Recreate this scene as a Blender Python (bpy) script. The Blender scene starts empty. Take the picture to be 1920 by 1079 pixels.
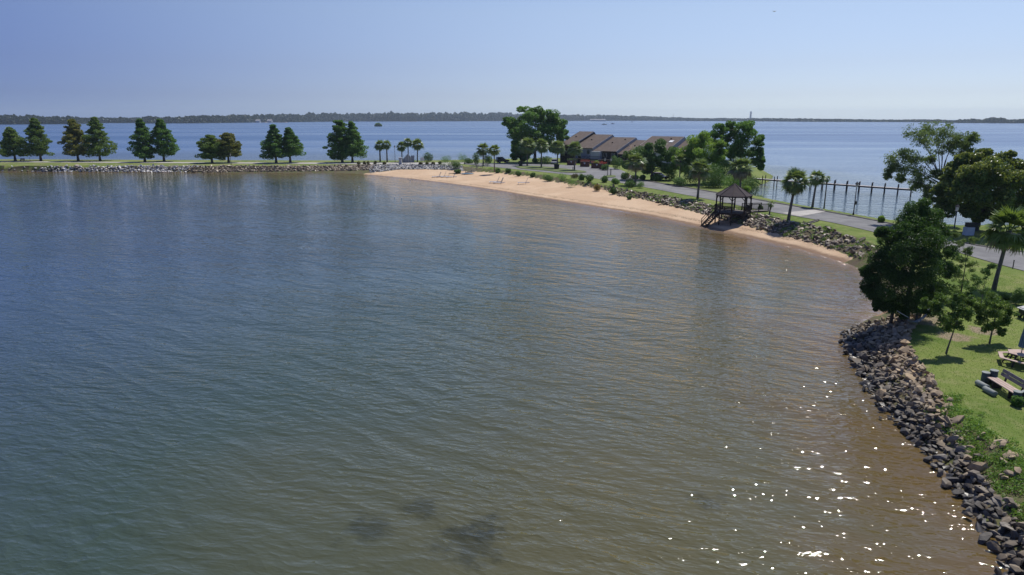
import bpy, bmesh, math, random
import numpy as np
from mathutils import Vector, Matrix
S = bpy.context.scene
COL = S.collection
random.seed(7)
RNG = np.random.default_rng(7)
R = math.radians

# ------------------------------------------------------------------ camera, sky, sun, exposure
H = 15.5; F = 1280.0; HOR = 222.0
P = math.atan((539.5 - HOR) / F); sP, cP = math.sin(P), math.cos(P)
cd = bpy.data.cameras.new('camera'); cam = bpy.data.objects.new('camera', cd); COL.objects.link(cam)
cam.location = (0, 0, H); cam.rotation_euler = (R(90) - P, 0, 0)
cd.sensor_width = 36; cd.lens = 36 * F / 1920; cd.clip_start = .1; cd.clip_end = 30000
S.camera = cam
SUN_AZ, SUN_EL = 38.0, 61.0
W = bpy.data.worlds.new('World'); S.world = W; W.use_nodes = True
nt = W.node_tree; bg = nt.nodes['Background']
sky = nt.nodes.new('ShaderNodeTexSky'); sky.sky_type = 'NISHITA'; sky.sun_disc = False
sky.sun_elevation = R(SUN_EL); sky.sun_rotation = R(SUN_AZ); sky.altitude = 0
sky.air_density = 1.0; sky.dust_density = 0.35; sky.ozone_density = 5.0
tint = nt.nodes.new('ShaderNodeMix'); tint.data_type = 'RGBA'; tint.blend_type = 'MULTIPLY'; tint.inputs[0].default_value = 1; tint.inputs[7].default_value = (.93, .93, 1.17, 1)
# the sky darkens and turns bluer away from the sun
tc = nt.nodes.new('ShaderNodeTexCoord'); dt = nt.nodes.new('ShaderNodeVectorMath'); dt.operation = 'DOT_PRODUCT'; nt.links.new(tc.outputs['Generated'], dt.inputs[0])
dt.inputs[1].default_value = (math.sin(R(SUN_AZ)) * math.cos(R(SUN_EL)), math.cos(R(SUN_AZ)) * math.cos(R(SUN_EL)), math.sin(R(SUN_EL)))
mr_ = nt.nodes.new('ShaderNodeMapRange'); mr_.interpolation_type = 'SMOOTHSTEP'; nt.links.new(dt.outputs['Value'], mr_.inputs[0]); mr_.inputs[1].default_value = .05; mr_.inputs[2].default_value = .62
sg = nt.nodes.new('ShaderNodeMix'); sg.data_type = 'RGBA'; nt.links.new(mr_.outputs[0], sg.inputs[0]); sg.inputs[6].default_value = (.29, .31, .55, 1); sg.inputs[7].default_value = (1.06, .89, .86, 1)
sz_ = nt.nodes.new('ShaderNodeSeparateXYZ'); nt.links.new(tc.outputs['Generated'], sz_.inputs[0])
el = nt.nodes.new('ShaderNodeValToRGB'); nt.links.new(sz_.outputs[2], el.inputs[0])
for q_, c_ in ((0.0, (.90, 1.25, 1.65)), (.03, (.76, .93, 1.20)), (.07, (.80, .88, 1.04)), (.14, (.95, .97, 1.0)), (.5, (.80, .92, 1.08))):
    e_ = el.color_ramp.elements[0] if q_ == 0 else (el.color_ramp.elements[-1] if q_ == .5 else el.color_ramp.elements.new(q_)); e_.position = q_; e_.color = (*c_, 1)
s2 = nt.nodes.new('ShaderNodeMix'); s2.data_type = 'RGBA'; s2.blend_type = 'MULTIPLY'; s2.inputs[0].default_value = 1; nt.links.new(sg.outputs[2], s2.inputs[6]); nt.links.new(el.outputs[0], s2.inputs[7])
nt.links.new(s2.outputs[2], tint.inputs[7])
nt.links.new(sky.outputs[0], tint.inputs[6]); nt.links.new(tint.outputs[2], bg.inputs[0]); bg.inputs[1].default_value = 0.112
sd = bpy.data.lights.new('sun', 'SUN'); so = bpy.data.objects.new('sun', sd); COL.objects.link(so)
sd.energy = 3.8; sd.angle = R(.53); sd.color = (1, .95, .87)
so.rotation_euler = (R(90 - SUN_EL), 0, R(180 - SUN_AZ)); so.location = (0, 0, 80)
S.view_settings.view_transform = 'Standard'; S.view_settings.look = 'None'
S.view_settings.exposure = 0.22; S.view_settings.gamma = 1; S.view_settings.use_curve_mapping = False

# ------------------------------------------------------------------ survey helpers (photo point -> place)
def down(py): v = (py - 539.5) / F; return v * cP + sP, cP - v * sP
def G(px, py, z=0.0):
    d, f = down(py); t = (H - z) / d
    return np.array([(px - 960) / F * t, f * t])
def ztop(Y): return np.interp(Y, [0, 30, 48, 62, 85, 150, 200], [1.0, 1.05, 1.25, 1.6, 2.0, 2.0, 1.7])
def GT(px, py, dz=0.0):
    z = 2.0
    for _ in range(6): p = G(px, py, z + dz); z = float(ztop(p[1]))
    return p
def Zat(px, py, Y):
    d, f = down(py); return H - d * Y / f
def Xat(px, py, Y):
    d, f = down(py); return (px - 960) / F * Y / f

# ------------------------------------------------------------------ shore lines
L0px = [(-400,321),(-100,321.5),(0,322),(200,323),(400,324),(560,324.5),(640,325),(690,328),(740,332),(790,338),(860,347),(930,357),
 (980,366),(1050,377),(1130,390),(1200,401),(1280,418),(1325,428),(1400,444),(1450,456),(1500,467),(1560,485),(1615,503),(1655,530),
 (1672,560),(1660,585),(1635,595),(1604,612),(1592,640),(1608,672),(1625,700),(1650,750),(1690,790),(1730,830),(1770,870),
 (1800,910),(1830,960),(1870,1010),(1900,1060),(1925,1110),(1960,1200)]
L0 = [G(*p) for p in L0px]
L0 = np.array([[-700, L0[0][1] + 6]] + L0 + [[15, 6], [14, -45]])
def resample(P_, step):
    P_ = np.asarray(P_, float); d = np.r_[0, np.cumsum(np.hypot(*np.diff(P_, axis=0).T))]
    n = max(2, int(d[-1] / step)); s = np.linspace(0, d[-1], n)
    return np.c_[np.interp(s, d, P_[:, 0]), np.interp(s, d, P_[:, 1])]
def smooth(P_, it=2):
    P_ = np.asarray(P_, float)
    for _ in range(it):
        Q = [P_[0]]
        for a, b in zip(P_[:-1], P_[1:]): Q += [.75 * a + .25 * b, .25 * a + .75 * b]
        Q.append(P_[-1]); P_ = np.array(Q)
    return P_
def shifted(Pw, d):
    t = np.gradient(Pw, axis=0); t /= np.maximum(1e-6, np.hypot(t[:, 0], t[:, 1]))[:, None]
    return Pw + d * np.c_[-t[:, 1], t[:, 0]]
L0s = shifted(L0, .35)
L1mid = [(700,324.5,.3),(722,321,.6),(750,318.5,.8),(800,318,.8),(840,319,.9),(880,322,1.0),(930,324.5,1.1),(970,329,1.1),(1000,333,1.1),(1050,343,1.1),
 (1090,349,1.1),(1130,356,1.1),(1160,368,1.0),(1204,374,1.0),(1250,385,.9),(1300,397,.9),(1345,409,.8),(1397,424,.7),(1450,438,.6),(1500,450,.6),
 (1560,467,.5),(1612,487,.5),(1665,515,.4),(1690,560,.3)]
L1 = np.array(list(L0s[:8]) + [G(a, b, z) for a, b, z in L1mid] + list(L0s[26:]))
Z1 = np.array([.12] * 8 + [z for _, _, z in L1mid] + [.12] * (len(L0s) - 26))
L2px = [(-400,311),(0,311),(300,311.5),(600,311.5),(700,309.5),(750,308.5),(840,309.5),(880,313),(930,318.5),(970,322),(1000,325),(1050,333),(1090,340),
 (1130,347),(1165,353),(1210,361),(1240,366),(1290,375),(1330,384),(1375,393),(1415,400),(1480,415),(1530,423),(1597,442),(1640,458),(1700,490),(1732,525),
 (1735,560),(1712,605),(1700,640),(1719,671),(1729,687),(1756,724),(1774,763),(1815,800),(1870,840),(1925,880),(2000,950)]
L2 = np.array([[-700, 222]] + [GT(*p) for p in L2px] + [[19, 8], [18, -45]])
O = np.array([[-700,262],[-300,250],[-170,243],[-40,236],[-15,241],[10,252],[35,254],[60,236],[74,214],[74,195],[66,176],[60,165],[52,152],[47,138],[46.5,128],
 [49,113.5],[52.5,102.5],[54.8,94.5],[60,91.5],[66,92.5],[74,96],[90,101],[150,112],[420,150]])
L0, O = smooth(L0, 2), smooth(O, 1)
t0 = np.r_[0, np.cumsum(np.hypot(*np.diff(L1, axis=0).T))]
L1_, L1r = L1, resample(L1, 1.5); Z1r = np.interp(np.linspace(0, t0[-1], len(L1r)), t0, Z1)
L2 = smooth(L2, 1)
def closep(L): return np.vstack([L, [[420, -45]], O[::-1]])
def pdist(pts, L):
    a = L[:-1]; b = L[1:]; ab = b - a; l2 = (ab ** 2).sum(1); out = np.full(len(pts), 1e9); idx = np.zeros(len(pts), int)
    for i in range(len(a)):
        ap = pts - a[i]; t = np.clip((ap @ ab[i]) / max(l2[i], 1e-9), 0, 1)
        d = np.hypot(ap[:, 0] - t * ab[i, 0], ap[:, 1] - t * ab[i, 1]); m = d < out; out[m] = d[m]; idx[m] = i
    return out, idx
def inside(pts, poly):
    x, y = pts.T; r = np.zeros(len(pts), bool); n = len(poly)
    for i in range(n):
        x1, y1 = poly[i]; x2, y2 = poly[(i + 1) % n]
        if y1 == y2: continue
        c = ((y1 > y) != (y2 > y)) & (x < (x2 - x1) * (y - y1) / (y2 - y1) + x1); r ^= c
    return r
def hill(x, y, s, k=0):
    return np.sin(x / s + 1.3 + k) * np.cos(y / s * 1.17 - .7 + k) * .5 + np.sin(x / s * 2.3 + y / s * 1.9 + k) * .3
def terrain(pts):
    """height, zone (0 water,1 beach,2 bank,3 lawn), distance to inner shore"""
    pts = np.asarray(pts, float)
    i0, i1, i2 = inside(pts, closep(L0)), inside(pts, closep(L1_)), inside(pts, closep(L2))
    d0, _ = pdist(pts, L0); d1, k1 = pdist(pts, L1r); d2, _ = pdist(pts, L2); do, _ = pdist(pts, O)
    z1 = Z1r[k1]; zt = ztop(pts[:, 1]); x, y = pts.T
    z = np.where(i0, 0, -np.minimum(np.minimum(d0, do) * .28, 2.0))
    zone = np.where(i0, 1, 0)
    zb = z1 * (d0 / (d0 + d1 + 1e-6)) ** .8 + .04 * hill(x, y, 1.9) * np.clip(d0, 0, 1)
    z = np.where(i0, zb, z)
    m = i1 & i0; z = np.where(m, z1 + (zt - z1) * d1 / (d1 + d2 + 1e-6), z); zone = np.where(m, 2, zone)
    m = i2 & i0; z = np.where(m, zt, z); zone = np.where(m, 3, zone)
    z = np.where(i0, np.minimum(z, do * .55), z)
    return z, zone, np.where(i0, d0, -d0), do
def tz(x, y): return float(terrain(np.array([[x, y]]))[0][0])

# ------------------------------------------------------------------ materials
MATS = {}
def newmat(name):
    m = bpy.data.materials.new(name); m.use_nodes = True; MATS[name] = m
    return m, m.node_tree, m.node_tree.nodes['Principled BSDF']
def N(nt, typ, **kw):
    n = nt.nodes.new('ShaderNode' + typ)
    for k, v in kw.items():
        if k.startswith('i_'): n.inputs[k[2:].replace('_', ' ')].default_value = v
        else: setattr(n, k, v)
    return n
def mixc(nt, fac, a, b, typ='MIX'):
    n = nt.nodes.new('ShaderNodeMix'); n.data_type = 'RGBA'; n.blend_type = typ
    for s, v in ((0, fac), (6, a), (7, b)):
        if isinstance(v, bpy.types.NodeSocket): nt.links.new(v, n.inputs[s])
        elif s == 0: n.inputs[0].default_value = v
        else: n.inputs[s].default_value = (*v, 1)
    return n.outputs[2]
def ramp(nt, v, a, b, lo=0., hi=1.):
    n = nt.nodes.new('ShaderNodeMapRange'); nt.links.new(v, n.inputs[0]); n.clamp = True
    for i, q in enumerate((a, b, lo, hi)): n.inputs[i + 1].default_value = q
    return n.outputs[0]
def math2(nt, op, a, b=0.0):
    n = nt.nodes.new('ShaderNodeMath'); n.operation = op
    for s, v in ((0, a), (1, b)):
        if isinstance(v, bpy.types.NodeSocket): nt.links.new(v, n.inputs[s])
        else: n.inputs[s].default_value = v
    return n.outputs[0]
def noise(nt, scale, detail=4, vec=None, rough=.55):
    n = N(nt, 'TexNoise'); n.inputs['Scale'].default_value = scale; n.inputs['Detail'].default_value = detail; n.inputs['Roughness'].default_value = rough
    nt.links.new(vec if vec else N(nt, 'NewGeometry').outputs['Position'], n.inputs['Vector'])
    return n.outputs['Fac']
def bump(nt, h, strength, dist, bsdf):
    b = N(nt, 'Bump'); b.inputs['Strength'].default_value = strength; b.inputs['Distance'].default_value = dist
    nt.links.new(h, b.inputs['Height']); nt.links.new(b.outputs[0], bsdf.inputs['Normal'])
def surf(name, c1, c2, scale=3., rough=.8, bs=0., bd=.02, spec=.4, fine=None, metal=0.):
    m, nt, b = newmat(name)
    f = ramp(nt, noise(nt, scale), .35, .65)
    c = mixc(nt, f, c1, c2)
    f2 = noise(nt, fine or scale * 7, 3)
    c = mixc(nt, ramp(nt, f2, .3, .7, 0, .35), c, tuple(x * .6 for x in c1))
    nt.links.new(c, b.inputs['Base Color']); b.inputs['Roughness'].default_value = rough
    b.inputs['Specular IOR Level'].default_value = spec; b.inputs['Metallic'].default_value = metal
    if bs: bump(nt, f2, bs, bd, b)
    return m
def leafmat(name, dark, mid, light, rough=.5, tr=.3):
    m, nt, b = newmat(name)
    a = N(nt, 'Attribute', attribute_name='tint').outputs['Fac']
    c = mixc(nt, ramp(nt, a, 0, .55), dark, mid); c = mixc(nt, ramp(nt, a, .55, 1.), c, light)
    nt.links.new(c, b.inputs['Base Color']); b.inputs['Roughness'].default_value = rough; b.inputs['Specular IOR Level'].default_value = .35
    t = N(nt, 'BsdfTranslucent'); tc = mixc(nt, .5, c, (light[0] * 1.6, light[1] * 1.7, light[2] * .7)); nt.links.new(tc, t.inputs[0])
    mx = N(nt, 'MixShader'); mx.inputs[0].default_value = tr
    nt.links.new(b.outputs[0], mx.inputs[1]); nt.links.new(t.outputs[0], mx.inputs[2]); nt.links.new(mx.outputs[0], nt.nodes['Material Output'].inputs[0])
    return m
leafmat('cypress_leaf', (0.029, 0.063, 0.015), (0.111, 0.206, 0.047), (0.251, 0.316, 0.074))
leafmat('cypress_leaf_green', (0.021, 0.063, 0.014), (0.084, 0.198, 0.045), (0.185, 0.310, 0.075))
leafmat('cypress_leaf_rust', (0.033, 0.059, 0.014), (0.136, 0.198, 0.045), (0.347, 0.272, 0.069))
leafmat('cedar_leaf', (0.010, 0.028, 0.007), (0.046, 0.109, 0.023), (0.127, 0.232, 0.043), tr=.22)
leafmat('magnolia_leaf', (0.016, 0.047, 0.015), (0.084, 0.161, 0.039), (0.355, 0.373, 0.098), rough=.35, tr=.25)
leafmat('willow_leaf', (0.037, 0.069, 0.022), (0.133, 0.203, 0.070), (0.246, 0.317, 0.123), tr=.35)
leafmat('broad_leaf', (0.026, 0.065, 0.017), (0.109, 0.228, 0.052), (0.220, 0.370, 0.086))
leafmat('yellow_leaf', (0.051, 0.101, 0.016), (0.198, 0.338, 0.056), (0.365, 0.506, 0.100))
leafmat('shrub_leaf', (0.025, 0.060, 0.014), (0.100, 0.198, 0.041), (0.198, 0.324, 0.085), tr=.15)
leafmat('gold_leaf', (0.066, 0.053, 0.010), (0.220, 0.165, 0.033), (0.308, 0.242, 0.055))
leafmat('young_leaf', (0.026, 0.060, 0.013), (0.086, 0.172, 0.036), (0.172, 0.243, 0.065), tr=.35)
leafmat('weed_leaf', (0.037, 0.088, 0.015), (0.135, 0.269, 0.045), (0.269, 0.393, 0.083), tr=.3)
leafmat('rust_bush', (0.033, 0.033, 0.017), (0.099, 0.094, 0.044), (0.165, 0.143, 0.077))
leafmat('frond_green', (0.037, 0.068, 0.020), (0.124, 0.196, 0.057), (0.247, 0.310, 0.114), rough=.4, tr=.25)
leafmat('frond_bright', (0.038, 0.067, 0.013), (0.120, 0.190, 0.040), (0.211, 0.281, 0.070), rough=.4, tr=.3)
leafmat('frond_dry', (0.073, 0.066, 0.040), (0.220, 0.198, 0.121), (0.330, 0.297, 0.198), rough=.6, tr=.2)
leafmat('flower_red', (0.165, 0.020, 0.020), (0.385, 0.055, 0.055), (0.495, 0.110, 0.110))
leafmat('flower_pink', (0.231, 0.132, 0.132), (0.550, 0.363, 0.363), (0.660, 0.495, 0.495))
leafmat('far_leaf', (0.011, 0.026, 0.013), (0.022, 0.046, 0.020), (0.039, 0.068, 0.029), tr=.1)
surf('bark', (.10, .085, .07), (.17, .15, .13), 2.5, .9, .6, .03)
surf('palm_bark', (.13, .115, .095), (.22, .2, .175), 4., .9, .8, .04)
surf('dark_wood', (.030, .022, .018), (.050, .038, .030), 3., .75, .3, .01)
surf('grey_wood', (.18, .165, .15), (.30, .27, .25), 3., .8, .3, .01)
surf('pink_wood', (.42, .31, .26), (.52, .40, .34), 3., .75, .2, .01)
surf('pile_wood', (.045, .035, .03), (.09, .075, .065), 2., .85, .3, .02)
surf('deck_grey', (.36, .34, .32), (.48, .45, .43), 2., .8)
surf('roof_brown', (.085, .062, .050), (.135, .103, .085), 1.2, .9, .5, .03, fine=3.5)
surf('roof_dark', (.045, .034, .036), (.065, .050, .052), 2.0, .9, .5, .02, fine=9.)
surf('siding_grey', (.30, .32, .34), (.38, .40, .42), .8, .8)
surf('siding_pale', (.50, .51, .50), (.60, .60, .58), .8, .8)
surf('siding_brown', (.035, .025, .022), (.055, .042, .038), .8, .85)
surf('trim_cream', (.55, .50, .42), (.65, .60, .52), 1., .7)
surf('brick', (.10, .045, .035), (.16, .075, .055), 2., .9)
surf('asphalt', (.15, .15, .152), (.225, .222, .22), .35, .9, .3, .01, fine=1.1)
surf('concrete', (.36, .34, .31), (.46, .44, .40), .4, .9, .1, .01, fine=3.)
surf('kerb_shaded', (.06, .055, .05), (.13, .12, .11), 1., .9)  # concrete darkened to carry the kerb's shadow line
surf('metal_dark', (.02, .02, .022), (.035, .035, .037), 5., .5)
surf('barrel_green', (.07, .09, .075), (.12, .14, .12), 5., .7)
surf('barrel_cap', (.20, .23, .21), (.28, .30, .28), 5., .7)
surf('white_paint', (.62, .63, .64), (.74, .75, .75), 3., .6)
surf('blue_cloth', (.10, .17, .24), (.16, .24, .32), 6., .85)
surf('pale_cloth', (.22, .24, .23), (.30, .32, .30), 6., .85)
surf('blue_plastic', (.08, .20, .30), (.12, .26, .38), 6., .4)
surf('lounger_grey', (.16, .20, .24), (.26, .30, .34), 6., .6)
surf('tyre', (.02, .02, .02), (.03, .03, .03), 6., .9)
surf('car_black', (.012, .014, .018), (.018, .020, .025), 6., .25, spec=.6)
surf('car_red', (.10, .015, .012), (.13, .02, .018), 6., .25, spec=.6)
surf('car_white', (.6, .6, .6), (.7, .7, .7), 6., .3, spec=.6)
surf('glass_dark', (.02, .025, .03), (.03, .035, .04), 2., .08, spec=.8)
surf('lamp_glass', (.6, .58, .52), (.7, .68, .62), 2., .3)
surf('far_sand', (.45, .33, .26), (.55, .42, .34), .05, .9)
surf('far_earth', (.02, .035, .018), (.03, .05, .025), .05, .9)
surf('stack_grey', (.30, .29, .30), (.36, .35, .36), .02, .8)

def stonemat(name, cols, wet=True):
    m, nt, b = newmat(name)
    a = N(nt, 'Attribute', attribute_name='tint').outputs['Fac']; r = N(nt, 'ObjectInfo').outputs['Random']
    f = math2(nt, 'FRACT', math2(nt, 'ADD', a, r))
    cr = N(nt, 'ValToRGB'); nt.links.new(f, cr.inputs[0]); el = cr.color_ramp.elements
    el[0].position = 0; el[0].color = (*cols[0], 1); el[1].position = 1; el[1].color = (*cols[-1], 1)
    for i, c in enumerate(cols[1:-1]): e = el.new((i + 1) / (len(cols) - 1)); e.color = (*c, 1)
    c = mixc(nt, ramp(nt, noise(nt, 5, 5), .35, .7, 0, .5), cr.outputs[0], tuple(x * .55 for x in cols[0]))
    if wet:
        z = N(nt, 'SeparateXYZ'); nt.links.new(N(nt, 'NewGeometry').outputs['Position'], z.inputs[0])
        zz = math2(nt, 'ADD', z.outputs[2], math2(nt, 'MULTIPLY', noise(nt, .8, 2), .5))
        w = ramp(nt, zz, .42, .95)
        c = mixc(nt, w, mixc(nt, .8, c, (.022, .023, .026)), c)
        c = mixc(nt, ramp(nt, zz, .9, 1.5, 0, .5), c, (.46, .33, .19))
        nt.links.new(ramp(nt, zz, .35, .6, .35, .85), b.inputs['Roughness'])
    nt.links.new(c, b.inputs['Base Color'])
    bump(nt, noise(nt, 9, 4), .5, .03, b)
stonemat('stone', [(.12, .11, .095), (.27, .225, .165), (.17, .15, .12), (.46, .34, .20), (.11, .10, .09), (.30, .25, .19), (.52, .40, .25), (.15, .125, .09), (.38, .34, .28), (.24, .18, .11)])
stonemat('stone_brown', [(.14, .11, .075), (.27, .20, .13), (.17, .14, .10), (.38, .29, .19), (.12, .09, .06), (.23, .19, .14), (.42, .34, .24)], False)
stonemat('stone_pale', [(.50, .49, .47), (.64, .63, .60), (.40, .39, .37), (.70, .68, .64), (.34, .25, .17), (.68, .67, .65)], False)
stonemat('stone_grey', [(.24, .24, .24), (.42, .42, .41), (.18, .17, .16), (.50, .48, .46), (.30, .26, .22)], False)

# terrain: 'zone' 0 sand .. 1 grass, 'dirt' bank soil, 'wet' distance to the water
m, nt_, b = newmat('terrain')
zs = N(nt_, 'Attribute', attribute_name='sand').outputs['Fac']; ds = N(nt_, 'Attribute', attribute_name='soil').outputs['Fac']; ws = N(nt_, 'Attribute', attribute_name='shore').outputs['Fac']
n1 = noise(nt_, .12, 4); n2 = noise(nt_, .9, 5); n3 = noise(nt_, 6., 4); n4 = noise(nt_, 25., 2)
g = mixc(nt_, ramp(nt_, n1, .38, .62), (.085, .145, .022), (.19, .23, .060))
g = mixc(nt_, ramp(nt_, n2, .50, .72), g, (.26, .25, .11)); g = mixc(nt_, ramp(nt_, n3, .3, .7, 0, .45), g, (.075, .125, .02))
g = mixc(nt_, ramp(nt_, n4, .3, .75, 0, .35), g, (.20, .22, .07))
bare = N(nt_, 'Attribute', attribute_name='bare').outputs['Fac']
g = mixc(nt_, ramp(nt_, math2(nt_, 'ADD', bare, math2(nt_, 'MULTIPLY', n2, .9)), .85, 1.1), g, mixc(nt_, ramp(nt_, n3, .4, .6), (.30, .23, .16), (.20, .17, .11)))
s = mixc(nt_, ramp(nt_, n2, .3, .7), (.56, .40, .26), (.48, .34, .22)); s = mixc(nt_, ramp(nt_, n1, .45, .6, 0, .5), s, (.66, .50, .34)); s = mixc(nt_, ramp(nt_, n3, .35, .8, 0, .4), s, (.40, .29, .19))
s = mixc(nt_, ramp(nt_, math2(nt_, 'ADD', ws, math2(nt_, 'MULTIPLY', n2, .8)), .75, 1.25), (.24, .16, .105), s)
wr = math2(nt_, 'ADD', ws, math2(nt_, 'MULTIPLY', n2, 2.2)); wl = math2(nt_, 'MULTIPLY', ramp(nt_, wr, 2.6, 3.0), ramp(nt_, wr, 3.2, 3.7, 1, 0))
s = mixc(nt_, math2(nt_, 'MULTIPLY', wl, ramp(nt_, n3, .45, .6)), s, (.16, .11, .07))
s = mixc(nt_, math2(nt_, 'MULTIPLY', ramp(nt_, noise(nt_, 2.6, 5, None, .75), .56, .66), .45), s, (.36, .26, .17))
d = mixc(nt_, ramp(nt_, n2, .4, .6), (.10, .08, .055), (.09, .11, .035)); d = mixc(nt_, ramp(nt_, n3, .4, .7, 0, .6), d, (.16, .12, .08))
jit = math2(nt_, 'MULTIPLY', math2(nt_, 'SUBTRACT', n2, .5), 1.1)
c = mixc(nt_, ramp(nt_, math2(nt_, 'ADD', ds, jit), .4, .6), g, d)
c = mixc(nt_, ramp(nt_, math2(nt_, 'ADD', zs, jit), .4, .6), c, s)
nt_.links.new(c, b.inputs['Base Color']); b.inputs['Roughness'].default_value = .95; b.inputs['Specular IOR Level'].default_value = .15
bump(nt_, math2(nt_, 'ADD', n3, n4), .6, .05, b)

# water
def water_mat():
    m, nt, b = newmat('water')
    pos = N(nt, 'NewGeometry').outputs['Position']
    rot = N(nt, 'Mapping'); rot.vector_type = 'TEXTURE'; rot.inputs['Rotation'].default_value = (0, 0, R(-37)); nt.links.new(pos, rot.inputs[0])
    warp = N(nt, 'TexNoise'); warp.inputs['Scale'].default_value = .05; nt.links.new(pos, warp.inputs['Vector'])
    wv = N(nt, 'VectorMath', operation='MULTIPLY_ADD'); nt.links.new(warp.outputs['Color'], wv.inputs[0]); wv.inputs[1].default_value = (5, 5, 0); nt.links.new(rot.outputs[0], wv.inputs[2])
    rot2 = N(nt, 'Mapping'); rot2.vector_type = 'TEXTURE'; rot2.inputs['Rotation'].default_value = (0, 0, R(-14)); nt.links.new(pos, rot2.inputs[0])
    wv2 = N(nt, 'VectorMath', operation='MULTIPLY_ADD'); nt.links.new(warp.outputs['Color'], wv2.inputs[0]); wv2.inputs[1].default_value = (4, 4, 0); nt.links.new(rot2.outputs[0], wv2.inputs[2])
    def st(a, w_=wv):
        n = N(nt, 'VectorMath', operation='MULTIPLY'); nt.links.new(w_.outputs[0], n.inputs[0]); n.inputs[1].default_value = (a, 1, 1); return n.outputs[0]
    def ridge(v): return math2(nt, 'SUBTRACT', 1.0, math2(nt, 'ABSOLUTE', math2(nt, 'SUBTRACT', math2(nt, 'MULTIPLY', v, 2.0), 1.0)))
    sh = N(nt, 'Attribute', attribute_name='shore').outputs['Fac']
    gust = noise(nt, .035, 4, st(.5, wv2)); g = ramp(nt, gust, .35, .68, .4, 1.3)
    h1 = ridge(noise(nt, .30, 2, st(.28), .5)); h2 = ridge(noise(nt, .85, 2, st(.45, wv2), .5)); h3 = ridge(noise(nt, 2.1, 2, st(.5, wv2), .5)); h4 = noise(nt, 6., 2, st(.7), .5)
    inner = ramp(nt, sh, 90, 110, 1, .15)
    h = math2(nt, 'ADD', math2(nt, 'MULTIPLY', math2(nt, 'MULTIPLY', h1, .19), inner), math2(nt, 'MULTIPLY', math2(nt, 'MULTIPLY', h2, .15), g))
    h = math2(nt, 'ADD', h, math2(nt, 'MULTIPLY', math2(nt, 'MULTIPLY', h3, g), .072))
    h = math2(nt, 'ADD', h, math2(nt, 'MULTIPLY', h4, .008))
    near = ramp(nt, sh, 0., 1.6, 1.6, 1.)
    ln = N(nt, 'VectorMath', operation='LENGTH'); nt.links.new(pos, ln.inputs[0]); dist = ln.outputs['Value']
    h = math2(nt, 'MULTIPLY', math2(nt, 'MULTIPLY', h, near), ramp(nt, dist, 170, 520, 1, .10))
    bandm = N(nt, 'Mapping'); bandm.inputs['Scale'].default_value = (.12, 1, 1); nt.links.new(pos, bandm.inputs[0])
    band = noise(nt, .012, 4, bandm.outputs[0])
    nt.links.new(math2(nt, 'ADD', .035, math2(nt, 'MULTIPLY', ramp(nt, dist, 170, 520, 0, 1), ramp(nt, band, .38, .62, .16, .34))), b.inputs['Roughness'])
    bp = N(nt, 'Bump'); bp.inputs['Strength'].default_value = 1.; bp.inputs['Distance'].default_value = 1.0
    nt.links.new(h, bp.inputs['Height']); nt.links.new(bp.outputs[0], b.inputs['Normal'])
    mud_reflect = noise(nt, .08, 4, st(.6))
    f = math2(nt, 'ADD', sh, math2(nt, 'MULTIPLY', math2(nt, 'SUBTRACT', mud_reflect, .5), 22.))
    c = mixc(nt, ramp(nt, f, 12, 34), (.108, .098, .042), (.046, .068, .044)); c = mixc(nt, ramp(nt, f, 34, 75), c, (.030, .060, .100))  # bay turns blue offshore: reflected sky put into the body colour
    c = mixc(nt, ramp(nt, f, -8, 8), (.17, .085, .022), c)  # brown edge: shallow bed plus bank rock reflections painted in
    sy = N(nt, 'Attribute', attribute_name='sandy').outputs['Fac']; c = mixc(nt, math2(nt, 'MULTIPLY', ramp(nt, sh, .3, 2.2, 1, 0), sy), c, (.26, .18, .115))
    far = ramp(nt, sh, 95, 118); c = mixc(nt, far, c, (.045, .105, .225))  # outer lake: sky reflection painted as a blue base colour
    fo = math2(nt, 'MULTIPLY', ramp(nt, math2(nt, 'ADD', sh, math2(nt, 'MULTIPLY', noise(nt, 1.4, 4), 1.6)), .95, 1.15, 1, 0), ramp(nt, noise(nt, 7., 3), .45, .6))
    c = mixc(nt, math2(nt, 'MULTIPLY', fo, .55), c, (.6, .58, .55))
    for (px, py, rad) in ((880, 1020, 1.0), (905, 985, .6), (690, 990, .7), (790, 950, .55), (1330, 940, .3)):
        p = G(px, py); dn = N(nt, 'VectorMath', operation='DISTANCE'); nt.links.new(pos, dn.inputs[0]); dn.inputs[1].default_value = (p[0], p[1], 0)
        e = math2(nt, 'ADD', dn.outputs['Value'], math2(nt, 'MULTIPLY', noise(nt, 1.1, 7, None, .7), 4.0))
        c = mixc(nt, ramp(nt, e, rad + 1.7, rad + 2.5, .45, 0), c, (.018, .022, .012))
    c = mixc(nt, 1.0, c, (.84, .84, .84), 'MULTIPLY')
    nt.links.new(c, b.inputs['Base Color'])
    b.inputs['IOR'].default_value = 1.333; b.inputs['Specular IOR Level'].default_value = .8
water_mat()

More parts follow.
